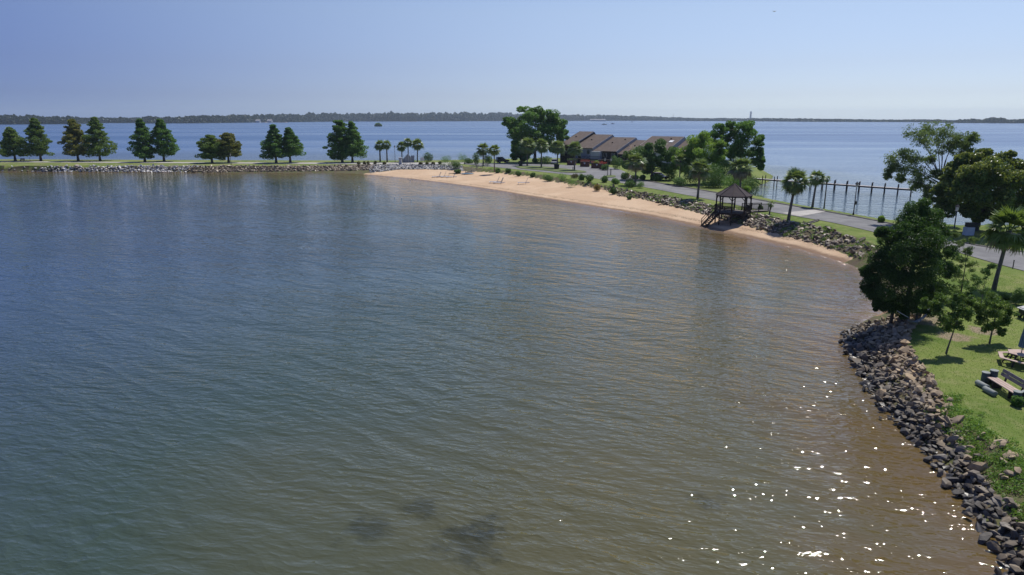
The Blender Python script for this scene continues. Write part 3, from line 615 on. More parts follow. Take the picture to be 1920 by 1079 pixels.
palm('bright yellow-green palm standing at the top of the beach stairs', 927, 321, 271, 26, (0, 0), 'frond_bright', parts=False, trunk_r=.16, skirt=.02, nf=44)
palm('palm with pale drooping skirt at the left end of the grass island', 988.5, 311, 258, 36, parts=False, skirt=.45, nf=50)
palm('palm in front of the big round tree, second on the grass island', 1015, 315, 260, 33, parts=False, skirt=.35, nf=50)
palm('palm third on the grass island with a bushy pale crown beside the dark bins', 1045, 317, 263, 32, parts=False, skirt=.4, nf=50)
palm('palm at the right end of the grass island in front of the townhouse', 1077, 320, 265, 33, parts=False, skirt=.3, nf=50)
palm('shaggy palm rising behind the round clipped shrub at the road edge', 1191, 347.5, 286, 44, (0, 0), parts=True, skirt=.4, nf=46)
palm('thin sparse palm on the lawn across the road from the beach', 1273.5, 346, 288, 30, (0, 0), parts=True, nf=30, skirt=.2, trunk_r=.13)
palm('full round-headed palm on the bank left of the gazebo', 1308, 373, 299, 47, (.1, 0), parts=True, nf=54, skirt=.3)
palm('shaggy flowering palm behind the gazebo roof across the road', 1388, 364, 294, 54, (-.3, 0), parts=True, nf=54, skirt=.4)
palm('dark leaning palm on the grass verge right of the gazebo', 1478, 413, 317, 58, (.5, 0), parts=True, nf=54, skirt=.08)
palm('palm beyond the road by the pier, right of the leaning palm', 1523, 389, 320, 36, (.25, 0), parts=True, nf=44, skirt=.05, trunk_r=.17)
palm('young stunted palm on the verge between the gazebo ramp and the leaning palm', 1442.5, 402, 377, 18, (.1, 0), 'frond_bright', parts=True, nf=18, skirt=0, trunk_r=.11)
palm('big near palm with blue-green fan leaves at the right edge', 1863, 543, 392, 100, (.45, 0), 'frond_bright', parts=True, nf=58, skirt=.18, trunk_r=.17)
o = palm('small palm head leaning out right of the palm by the pier', 1545, 391, 331, 16, (0, 0), parts=True, nf=20, skirt=.1, trunk_r=.1)

# large trees ------------------------------------------------------------------
def place(px, py): p = GT(px, py); return p, p[1] / F, float(ztop(p[1]))
def px_clusters(base_px, base_py, blobs, jit=1.08, sub=7):
    """blobs in photo px: (x,y,r,[depth m]) -> clusters local to the base"""
    p, k, z = place(base_px, base_py); Y = p[1]; out = []; tips = []
    for b_ in blobs:
        x, y, r_ = b_[:3]; dy = b_[3] if len(b_) > 3 else 0.; Yb = Y + dy
        cx = Xat(x, y, Yb) - p[0]; cz = Zat(x, y, Yb) - z; rr = r_ * k * jit; tips.append((cx, dy, cz))
        for _ in range(sub):
            u_ = unit(1)[0] * rr * RNG.uniform(.2, 1.0); s_ = rr * RNG.uniform(.38, .72); out.append((cx + u_[0], dy + u_[1], cz + u_[2], s_ * 1.1, s_ * 1.1, s_ * .75))
    return p, z, k, out, tips
# A: big round tree left of townhouses
p, z, k, cl, tips = px_clusters(1003, 305, [(965,238,16),(985,222,17,1),(1010,215,16,2),(1035,222,16),(1048,240,14,-1),(1000,240,20,-3),(1025,245,18,-2),(975,252,16,-2),(1052,258,11),(1015,262,17,-2),(990,262,15,-1),(960,233,12),(950,229,8),(972,276,14,2),(990,280,14,2),(1035,270,12),(966,290,9,1),(978,292,10,1),(1050,250,10,3),(1000,215,12,-1),(1020,272,12,3)], sub=9)
tree('shade_tree', 'huge round broadleaf tree beside the townhouses, tallest on the peninsula', (*p, z), 16.5, .5, cl, 240, .55, 'broad_leaf', tips=tips, trunk_top=.7, r_limb=.16, aspect=.7)
# B dark bushy in front of houses
p, z, k, cl, tips = px_clusters(1222, 338, [(1195,288,17),(1215,280,17),(1240,278,17),(1255,290,17),(1225,300,20,-1),(1200,305,16),(1248,310,18,-1),(1180,295,13),(1178,310,12),(1262,312,12),(1215,315,14,1)], jit=.82, sub=10)
tree('bushy_tree', 'dense dark bushy tree hiding the right half of the townhouses', (*p, z), 9, .3, cl, 240, .34, 'shrub_leaf', tips=tips, trunk_top=.6, aspect=.6)
p, z, k, cl, tips = px_clusters(1320, 345, [(1300,270,18),(1320,263,18),(1342,275,16),(1290,290,18),(1312,292,22,-1),(1340,298,18,-1),(1352,290,12),(1285,312,15),(1310,318,18),(1340,322,18),(1270,300,10)], jit=.92, sub=10)
tree('bushy_tree', 'rounded yellow-green tree standing before the tall airy tree', (*p, z), 11, .3, cl, 230, .34, 'yellow_leaf', tips=tips, trunk_top=.6, aspect=.6)
p, z, k, cl, tips = px_clusters(1385, 343, [(1352,240,10),(1367,236,9,2),(1340,255,10),(1375,252,11,2),(1392,240,15),(1402,235,12),(1405,258,16,-1),(1385,270,16),(1420,268,11),(1415,285,14),(1395,290,16,-1),(1425,300,8),(1412,310,11),(1372,285,14,2),(1360,265,11,3),(1428,258,6),(1428,312,6),(1425,285,8),(1375,305,16),(1350,300,14,2)], sub=8)
tree('airy_tree', 'tall airy tree with gaps in its crown at the water right of the houses', (*p, z), 15, .35, cl, 170, .36, 'broad_leaf', tips=tips, trunk_top=.7, aspect=.6, r_limb=.1)
# willow-like airy tree at right
wil = [(1720,252,16),(1745,248,16,2),(1770,250,15),(1795,258,15),(1815,268,14),(1822,258,9),(1735,270,16,-1),(1765,272,16,1),(1700,290,17),(1680,300,15),(1672,318,12),(1695,318,16,-1),(1715,300,15),(1725,330,14),(1745,300,9,2),(1805,280,13),(1785,275,12),(1665,330,6),(1740,350,13),(1720,345,11),(1755,325,11),(1690,335,8),(1815,290,8),(1740,372,12),(1728,388,10)]
p, z, k, cl, tips = px_clusters(1752, 418, wil, jit=1.22, sub=16)
cl = [(c[0], c[1], c[2], c[3] * 1.0, c[4], c[5] * .9) for c in cl]
tree('willow_tree', 'light feathery tree with visible limbs leaning over the water by the pier', (*p, z), 13, .22, cl, 44, .33, 'willow_leaf', tips=tips, trunk_top=.45, aspect=.30, droop=.3, r_limb=.075, shell=.02)
# magnolia
p, z, k, cl, tips = px_clusters(1828, 432, [(1800,305,15),(1825,300,17,1),(1850,298,18),(1880,305,18,1),(1905,315,18),(1935,330,22),(1790,330,18),(1820,330,22,-3),(1855,330,24,-4),(1890,335,22,-3),(1770,350,16),(1800,358,20,-3),(1835,362,24,-4),(1875,368,22,-4),(1915,365,24,-3),(1765,375,15),(1790,385,16,-1),(1822,392,17,-1),(1850,395,16),(1885,395,18),(1925,395,18),(1845,290,8),(1785,340,14,2),(1955,360,22),(1835,408,10),(1870,410,10)], sub=10)
tree('magnolia_tree', 'wide dark magnolia with glossy leaves at the upper right edge', (*p, z), 10.5, .35, cl, 260, .34, 'magnolia_leaf', tips=tips, trunk_top=.55, aspect=.65, r_limb=.12)
# near dark cedar
ced = [(1725,392,14),(1712,405,17),(1735,410,18),(1700,425,20),(1730,432,24,-1),(1760,430,15,1),(1680,445,20),(1712,455,26,-1.5),(1750,462,22,-1),(1662,470,18),(1690,482,26,-1.5),(1730,492,28,-1.5),(1765,490,18),(1645,498,17),(1672,512,24,-1),(1712,522,28,-1.5),(1755,520,22,-1),(1638,525,16),(1660,545,22,-.5),(1700,552,26,-1),(1745,550,22,-.5),(1640,555,14),(1668,572,16),(1700,578,18),(1735,575,16),(1775,505,12),(1780,470,9),(1655,435,12),(1755,405,9),(1650,575,9),(1627,510,9),(1625,545,8)]
p, z, k, cl, tips = px_clusters(1697, 602, ced, jit=1.22, sub=13)
tree('cedar_tree', 'large dark dense cedar on the near shore between beach and lawn', (*p, z), 8.6, .22, cl, 250, .15, 'cedar_leaf', tips=tips, trunk_top=.8, aspect=.42, r_limb=.05, extra_trunks=[(-.9, .2, -1.1, 0, 2.6, .10), (1.3, .6, 1.5, .3, 2.6, .09), (.6, -.3, .7, 0, 2.5, .08)])
# feathery greenery beside the cedar
for (bx, by, bl, lab, leaf, hh) in (
  (1800, 560, [(1790,440,9),(1800,455,10),(1785,475,12),(1805,490,12),(1795,515,12),(1815,470,9),(1780,495,9),(1820,500,10),(1810,530,11),(1790,545,11),(1825,450,8)], 'wispy light green sapling just right of the dark cedar', 'willow_leaf', 4.8),
  (1838, 578, [(1835,525,12),(1850,510,9),(1820,540,12),(1845,548,10),(1800,560,9),(1815,555,9),(1860,500,7)], 'low spreading shrub below the near palm', 'shrub_leaf', 2.4)):
    p, z, k, cl, tips = px_clusters(bx, by, bl, sub=9)
    tree('sapling_tree', lab, (*p, z), hh, .06, cl, 60, .15, leaf, tips=tips, trunk_top=.7, aspect=.35, r_limb=.015, shell=.2)
# two young trees on the lawn
p, z, k, cl, tips = px_clusters(1773, 663, [(1745,572,13),(1765,562,13),(1785,570,15),(1805,578,14),(1790,592,14,-.3),(1770,595,14,-.5),(1755,585,12),(1815,592,10),(1795,610,11),(1775,612,10),(1820,565,10),(1800,555,9),(1735,565,7)], sub=9)
tree('young_tree', 'young lawn tree with slanting slender trunk, left of the two near the table', (*p, z), 3.2, .055, cl, 70, .14, 'young_leaf', 'young trees on the lawn', (.45, 0), tips=tips, trunk_top=.75, aspect=.5, r_limb=.018, shell=.2)
p, z, k, cl, tips = px_clusters(1855, 644, [(1862,562,16),(1845,572,14),(1880,578,15),(1860,590,17,-.3),(1840,598,12),(1885,600,13),(1868,612,13),(1895,588,9),(1850,612,10),(1880,622,8),(1830,575,8)], sub=9)
tree('young_tree', 'young lawn tree with upright trunk, right of the slanting one', (*p, z), 3.1, .055, cl, 75, .14, 'young_leaf', 'young trees on the lawn', (.1, 0), tips=tips, trunk_top=.75, aspect=.5, r_limb=.018, shell=.2)

# shrubs ------------------------------------------------------------------
def bush(label, px, py, wpx, hpx, leaf='shrub_leaf', size=.2, n=900, z=None, name='shrub', cat='shrub', group=None, spiky=0.):
    p = GT(px, py) if z is None else G(px, py, z); zz = tz(*p); k = p[1] / F; w = wpx * k / 2; h = hpx * k
    cl = []
    for _ in range(14):
        u_ = unit(1)[0]; cl.append((u_[0] * w * .55, u_[1] * w * .55, h * .5 + u_[2] * h * .25, w * .5, w * .5, h * .32))
    cl.append((0, 0, h * .4, w * .6, w * .6, h * .4))
    n = int(n * max(1, w * h / 6)); me = crown_mesh(name, cl, max(20, n // 15), size, .5 if not spiky else .18, -spiky, .55); v = np.zeros(len(me.vertices) * 3, np.float32); me.vertices.foreach_get('co', v); v = v.reshape(-1, 3); v[:, 2] = np.maximum(v[:, 2], -.05); me.vertices.foreach_set('co', v.ravel())
    return tag(link(name, me, leaf, None, (p[0], p[1], zz)), label, cat, group)
SB = [(932.6,322,11,8,'small dark shrub first in the row above the beach, by the stairs palm'),(952.6,323.5,11,8,'small dark shrub second in the row above the beach'),
 (972,327.5,11,9,'upright shrub in the row straight above the pair of beach loungers'),(999,330,12,8,'low shrub in the row above the single beach lounger'),(1027.5,337,20,11,'wide spreading shrub at the middle of the beach top row'),
 (1053.5,339,18,13,'grassy rounded shrub left of the largest shrub in the beach row'),(1073,346.5,19,16,'largest rounded shrub standing lowest on the sand'),(1090.6,342,15,11,'shrub between the largest one and the road, beside the pale flowering bush'),
 (1104.7,346,15,13,'dark shrub among pale stones below the road'),(1132.5,347,14,12,'upright green shrub right of the golden bush'),(1153.6,350,16,10,'flat-topped light shrub on the bank below the road'),(1150,360,11,13,'narrow dark shrub lowest on the sandy slope'),
 (1180,357,17,12,'dark shrub directly below the round clipped one'),(1199,358,17,13,'bright shrub at the right end of the beach row'),(1180,368,8,6,'tiny tuft on the sand under the row of shrubs')]
for i, (x, y, w, h, lab) in enumerate(SB): bush(lab, x, y, w * 1.1, h * 1.1, 'broad_leaf' if i in (5, 6, 10, 13) else 'shrub_leaf', .22, 1300, z=1.5, group='shrubs along the beach top', spiky=.4 if i in (5, 6, 13) else 0)
bush('big round clipped shrub at the road edge in front of the shaggy palm', 1181.5, 350, 20, 15, 'broad_leaf', .2, 1800)
bush('golden yellow bush among the stones below the road', 1120, 353, 17, 12, 'gold_leaf', .2, 1000, z=1.6)
bush('dark bush with pale blossoms at the road edge above the beach', 1076.5, 335, 18, 9, 'rust_bush', .2, 900, z=1.9)
for x, y, w, h, lf, lab in ((838,311,28,20,'broad_leaf','spreading green bush left of the banana plants, above the beach'),(853,314,24,16,'shrub_leaf','olive bush over the top of the rock slope beside the path'),(880,307,24,10,'shrub_leaf','low hedge-like bush behind the beach stairs'),(866,306,22,20,'broad_leaf','clump of tall banana-like leaves by the water'),
   (893,309,16,22,'shrub_leaf','tangled shrub left of the stairs palm'),(915,311,18,20,'shrub_leaf','tangled dark shrub right of the stairs'),(858,319,14,9,'shrub_leaf','dark low shrub on the sand left of the stairs'),(1022,308,34,14,'shrub_leaf','dark hedge under the huge round tree'),(1004,307,14,10,'shrub_leaf','small dark bush beside the huge tree trunk'),
   (1172,337,18,13,'shrub_leaf','dark rounded bush beside the drive entrance'),(1190,337,16,9,'shrub_leaf','low dark bush second from the drive entrance'),(1205,337,14,8,'shrub_leaf','low dark bush at the left of the parked red car'),(1232,340,26,13,'shrub_leaf','dark hedge in front of the parked red car'),
   (1275,350,34,17,'shrub_leaf','dark hedge block on the lawn across the road'),(1345,352,44,26,'shrub_leaf','thicket of dark undergrowth beside the road behind the gazebo'),(1330,352,60,44,'shrub_leaf','broad leafy thicket under the yellow-green tree'),(1372,360,52,38,'broad_leaf','bright dense thicket left of the shaggy palm behind the gazebo'),(1402,352,50,44,'shrub_leaf','tall shrub mass at the water edge right of the airy tree trunk'),(1352,345,60,44,'broad_leaf','leafy shrub mass filling the gap below the tall airy tree'),(1298,347,36,34,'shrub_leaf','dark shrub mass between the thin palm and the round-headed palm'),(1255,338,30,26,'shrub_leaf','dark shrub mass under the right side of the bushy tree'),(1400,362,16,16,'yellow_leaf','light green bush at the shore behind the gazebo roof'),(1425,351,30,9,'weed_leaf','reedy green clump at the pier start'),
   (1652,418,12,13,'yellow_leaf','small bright sapling on the far road verge'),(1426,394,10,9,'shrub_leaf','little shrub at the foot of the gazebo ramp'),(1907,762,26,22,'broad_leaf','leafy bush beside the right end of the bench'),(1908,572,28,34,'shrub_leaf','dark spiky shrub at the right edge below the palm'),(1882,565,26,16,'young_leaf','low pale shrub beside the spiky dark one'),
   (802,305,22,19,'cedar_leaf','rounded dark hedge arch beside the white panel on the dike'),(1155,318,26,26,'shrub_leaf','green bush in front of the white townhouse wall'),(1118,316,14,14,'yellow_leaf','bright lime shrub above the brick planter'),(1135,320,18,12,'shrub_leaf','dark bush behind the twin-lamp post')):
    near_ = y > 500; bush(lab, x, y, w, h, lf, .10 if near_ else (.26 if y < 345 else .24), 2200 if near_ else 1500, spiky=.5 if 'banana' in lab or 'reedy' in lab else 0)
bush('crape myrtle top with pink blossoms before the townhouses', 1181, 338, 20, 66, 'flower_pink', .22, 500)
for (x, hh), lab in zip(((672,8),(683,9),(690,8),(702,9),(720,8),(788,9),(800,6),(812,7),(824,8)), ('first of the dotted row by the largest cypress', 'second of the dotted row right of the cypresses', 'third of the dotted row', 'just left of the two-palm cluster', 'below the two-palm cluster', 'below the tallest of the three gate palms', 'below the blank pale board', 'second from the right end of the dotted row', 'at the right end of the dotted row')): bush('low scrubby bush ' + lab + ' along the dike path', x + 1, 309.3, 8, hh * .8, 'rust_bush', .3, 160, group='scrubby bushes along the dike path')

# weeds on the near bank (stuff)
d2f = lambda p: pdist(p, L2)[0]
p, z = scatter(15, 27, 8, 37, .2, lambda p, z, zo, d, do: ((zo == 2) & (d > 1.0) & (p[:, 1] < 33) | (zo == 3) & (d2f(p) < 1.3) & (p[:, 1] < 34)) & (hill(p[:, 0], p[:, 1], .5) + .5 * hill(p[:, 0], p[:, 1], .21, 1) > np.where(zo == 2, -.35, d2f(p) * .9 - .5)))
cl = [(a, b_, c + .10, .22, .22, .17) for (a, b_), c in zip(p, z)]
tag(link('weeds', crown_mesh('weeds', cl, 26, .10, .5, 0, .2), 'weed_leaf'), 'green weeds overgrowing the rocks between water and lawn', 'weeds', kind='stuff')
p, z = scatter(30, 50, 55, 90, .9, lambda p, z, zo, d, do: (zo == 2) & (RNG.random(len(p)) < .55)); 
p3, z3 = scatter(-8, 42, 88, 195, 1.2, lambda p, z, zo, d, do: (zo == 2) & (RNG.random(len(p)) < .5)); p = np.vstack([p, p3]); z = np.r_[z, z3]
tag(link('weeds', crown_mesh('weeds', [(a, b_, c + .15, .6, .6, .28) for (a, b_), c in zip(p, z)], 60, .17, .5, 0, .2), 'weed_leaf'), 'weeds growing between the riprap stones below the road', 'weeds', kind='stuff')
# grass tufts: near lawn and bank top
p, z = scatter(18, 46, 18, 62, .27, lambda p, z, zo, d, do: (zo == 3) & (p[:, 0] < p[:, 1] * .82 + 4))
k_ = np.repeat(np.arange(len(p)), 7); C = np.c_[p[k_] + RNG.normal(0, .12, (len(k_), 2)), z[k_]]; hh = RNG.uniform(.03, .075, len(k_)); a = RNG.uniform(0, 6.28, len(k_)); w = .012
dx = np.c_[np.cos(a), np.sin(a), 0 * a] * w; tp = C + np.c_[RNG.normal(0, .025, (len(k_), 2)), hh]
tag(link('grass', npmesh('grass', np.stack([C - dx, C + dx, tp], 1).reshape(-1, 3), np.arange(len(k_) * 3).reshape(-1, 3), [('tint', 'FACE', RNG.random(len(k_)) * .8)]), 'weed_leaf'), 'short mown grass of the near lawn', 'grass', kind='stuff')

# ------------------------------------------------------------------ gazebo
def gazebo():
    cx, cy = 32.3, 99.6; zf, ze, za = 2.25, 4.75, 6.3; root = empty('gazebo', (cx, cy, 0)); tag(root, 'dark brown octagonal gazebo on posts over the beach with stairs and ramp', 'gazebo')
    def L(r_, i, z, off=.5): a = (i + off) * math.pi / 4; return Vector((r_ * math.cos(a), r_ * math.sin(a), z))
    for i in range(8):
        a, b_, ap = L(2.58, i, ze - .08), L(2.58, i + 1, ze - .08), Vector((0, 0, za)); th = Vector((0, 0, .09))
        mb = MB().add([a, b_, ap, a - th, b_ - th, ap - th], [(0, 1, 2), (5, 4, 3), (0, 3, 4, 1), (1, 4, 5, 2), (2, 5, 3, 0)])
        mb.build('roof_panel', 'roof_dark', root)
        MB().beam(a + Vector((0, 0, .03)), ap + Vector((0, 0, .03)), .1, .05).build('hip_cap', 'roof_dark', root)
        x = L(2.4, i, 0); g = tz(cx + x.x, cy + x.y)
        MB().beam((x.x, x.y, g - .4), (x.x, x.y, ze), .16, .16).build('post', 'dark_wood', root)
        y_ = L(2.4, i + 1, 0)
        MB().beam((x.x, x.y, ze - .15), (y_.x, y_.y, ze - .15), .1, .24).build('beam', 'dark_wood', root)
        d = (y_ - x).normalized()
        br = MB(); br.beam((x.x, x.y, ze - .75), Vector((x.x, x.y, ze - .27)) + d * .5, .07, .09); br.beam((y_.x, y_.y, ze - .75), Vector((y_.x, y_.y, ze - .27)) - d * .5, .07, .09); br.build('brace', 'dark_wood', root)
        MB().beam((x.x, x.y, zf - .12), (y_.x, y_.y, zf - .12), .08, .28).build('rim_joist', 'dark_wood', root)
        if i not in (0, 3):
            r_ = MB(); r_.beam((x.x, x.y, zf + .95), (y_.x, y_.y, zf + .95), .1, .07); r_.beam((x.x, x.y, zf + .12), (y_.x, y_.y, zf + .12), .06, .06)
            for t in np.linspace(.08, .92, 11): q = x.lerp(y_, t); r_.beam((q.x, q.y, zf + .1), (q.x, q.y, zf + .93), .045, .045)
            r_.build('railing', 'dark_wood', root)
    o8 = [L(2.36, i, 0) for i in range(8)]
    for i, yy in enumerate(np.arange(-2.15, 2.2, .145)):      # floor boards cut to the octagon
        xs = []
        for a, b_ in zip(o8, o8[1:] + o8[:1]):
            if (a.y - yy) * (b_.y - yy) < 0: xs.append(a.x + (b_.x - a.x) * (yy - a.y) / (b_.y - a.y))
        if len(xs) == 2: MB().box(((xs[0] + xs[1]) / 2, yy, zf), (abs(xs[0] - xs[1]), .135, .04)).build('floor_board', 'grey_wood', root)
    # bench inside
    MB().box((0, 1.7, zf + .45), (1.7, .4, .05)).box((-.7, 1.7, zf + .22), (.06, .35, .42)).box((.7, 1.7, zf + .22), (.06, .35, .42)).build('seat', 'dark_wood', root)
    # stairs down to the left
    st = Vector((-2.25, .2, zf)); n = 9; en = Vector((-4.2, -.2, tz(cx - 4.2, cy - .2) + .1))
    dv = (en - st); sd_ = Vector((-dv.y, dv.x, 0)).normalized()
    for i in range(n):
        q = st.lerp(en, (i + .7) / n); MB().box(q, (.3, 1.3, .045), math.atan2(dv.y, dv.x)).build('stair_tread', 'dark_wood', root)
    for s_ in (-.68, .68):
        a, b_ = st + sd_ * s_, en + sd_ * s_; mb = MB(); mb.beam(a - Vector((0, 0, .1)), b_ - Vector((0, 0, .1)), .06, .28); mb.build('stringer', 'dark_wood', root)
        mb = MB(); mb.beam(a + Vector((0, 0, .95)), b_ + Vector((0, 0, .95)), .09, .07); mb.beam(a + Vector((0, 0, .5)), b_ + Vector((0, 0, .5)), .06, .06)
        for t in (0, .5, 1): q = a.lerp(b_, t); mb.beam(q - Vector((0, 0, .35)), q + Vector((0, 0, 1.02)), .1, .1)
        mb.build('handrail', 'dark_wood', root)
    # ramp to the verge
    a = Vector((2.1, .8, zf)); b_ = Vector((5.6, 2.6, 2.12)); dv = b_ - a; sd_ = Vector((-dv.y, dv.x, 0)).normalized(); rz = math.atan2(dv.y, dv.x)
    for t in np.linspace(.02, .98, 24): q = a.lerp(b_, t); MB().box(q, (.155, 1.4, .04), rz).build('ramp_board', 'grey_wood', root)
    for s_ in (-.7, .7):
        c, d = a + sd_ * s_, b_ + sd_ * s_; mb = MB(); mb.beam(c + Vector((0, 0, 1)), d + Vector((0, 0, 1)), .09, .07); mb.beam(c + Vector((0, 0, .12)), d + Vector((0, 0, .12)), .05, .05); mb.beam(c - Vector((0, 0, .14)), d - Vector((0, 0, .14)), .07, .22)
        for t in np.linspace(0, 1, 22): q = c.lerp(d, t); mb.beam(q + Vector((0, 0, .1)), q + Vector((0, 0, 1)), .04, .04)
        for t in (0, .5, 1): q = c.lerp(d, t); mb.beam(q - Vector((0, 0, .8)), q + Vector((0, 0, 1.06)), .1, .1)
        mb.build('railing', 'dark_wood', root)
gazebo()

# ------------------------------------------------------------------ pier
def pier():
    a = np.array([57.5, 168.]); b_ = G(1712, 355.5, 1.35); d = (b_ - a); Lp = np.hypot(*d); rz = math.atan2(d[1], d[0]); root = empty('pier', (a[0], a[1], 0), rz); tag(root, 'long narrow pier with pale deck on dark piles in the outer lake', 'pier')
    n = int(Lp / .3)
    mb = MB()
    for i in range(n): mb.box((i * .3 + .15, 0, 1.38), (.27, 1.5, .05))
    tag(mb.build('deck_boards', 'deck_grey', root), kind='stuff')
    for s_ in (-.62, .62): MB().box((Lp / 2, s_, 1.22), (Lp, .08, .24)).build('beam', 'pile_wood', root)
    for px in (1428, 1450, 1472, 1494, 1517, 1539, 1562, 1585, 1608, 1632, 1656, 1681, 1706):
        # intersect the sight line column with the pier axis
        s_ = (px - 960) / F / .998; t = (a[0] - s_ * a[1]) / (s_ * d[1] - d[0]); x = t * Lp
        for sy in (-.85, .85):
            MB().lathe([(.11, -2), (.11, 1.95 if sy < 0 else 2.15), (.08, 2.2), (.02, 2.25)], 8, (x + (0 if sy < 0 else (-.15 if px < 1460 else -.5)), sy, 0)).build('pile', 'pile_wood', root, sm=False)
pier()

# ------------------------------------------------------------------ lamps
def lamp(label, px, py, toppy, box=False, z=None, arms=1, name='street_lamp', group='lamp posts'):
    p = GT(px, py); zz = float(ztop(p[1])); h = Zat(px, toppy, p[1]) - zz; root = empty(name, (p[0], p[1], zz)); tag(root, label, 'street lamp', group)
    MB().lathe([(.13, -.2), (.13, .25), (.075, .35), (.055, h - .75)], 10).build('pole', 'metal_dark', root, sm=True)
    for s_ in ([0] if arms == 1 else [-.75, .75]):
        if s_: MB().beam((0, 0, h - .9), (s_, 0, h - .78), .06, .06).build('arm', 'metal_dark', root)
        l = MB().lathe([(.09, 0), (.17, .12), (.2, .42), (.19, .44)], 6, (s_, 0, h - .78)).build('lantern', 'lamp_glass', root)
        MB().lathe([(.30, -.32), (.27, -.27), (.12, -.12), (.03, 0)], 6, (s_, 0, h)).build('cap', 'metal_dark', l)
    if box: MB().box((.16, 0, h * .36), (.22, .16, .5)).build('meter_box', 'metal_dark', root)
    return root
lamp('slim lamp post with a small box on the far verge, in front of the pier', 1600, 403, 341, True)
lamp('lamp post with four-sided lantern between the dark cedar and the magnolia', 1786, 448, 383)
lamp('lamp post on the dike between the two palm clusters', 741, 305.5, 273)
lamp('lamp post on the dike beside the low rusty cypress', 433.5, 309, 288)
lamp('twin-armed lamp post on the small triangular island of the drive', 1139, 330.5, 296, arms=2)
def post(label, px, py, h, w, mat, name='wooden_post', cat='post'):
    p = GT(px, py); return tag(MB().box((0, 0, h / 2 - .1), (w, w, h + .2)).box((0, 0, h), (w * 1.25, w * 1.25, .06)).build(name, mat, None, (p[0], p[1], float(ztop(p[1]))), bevel=.008), label, cat)
post('short dark post beside the twin-armed lamp', 1145, 330.5, 1.7, .18, 'dark_wood')
post('little dark marker post at the end of the grass island', 1074, 320.5, 1.0, .15, 'dark_wood')
post('thin short post on the near road verge at the right edge', 1899, 503, .75, .07, 'dark_wood')

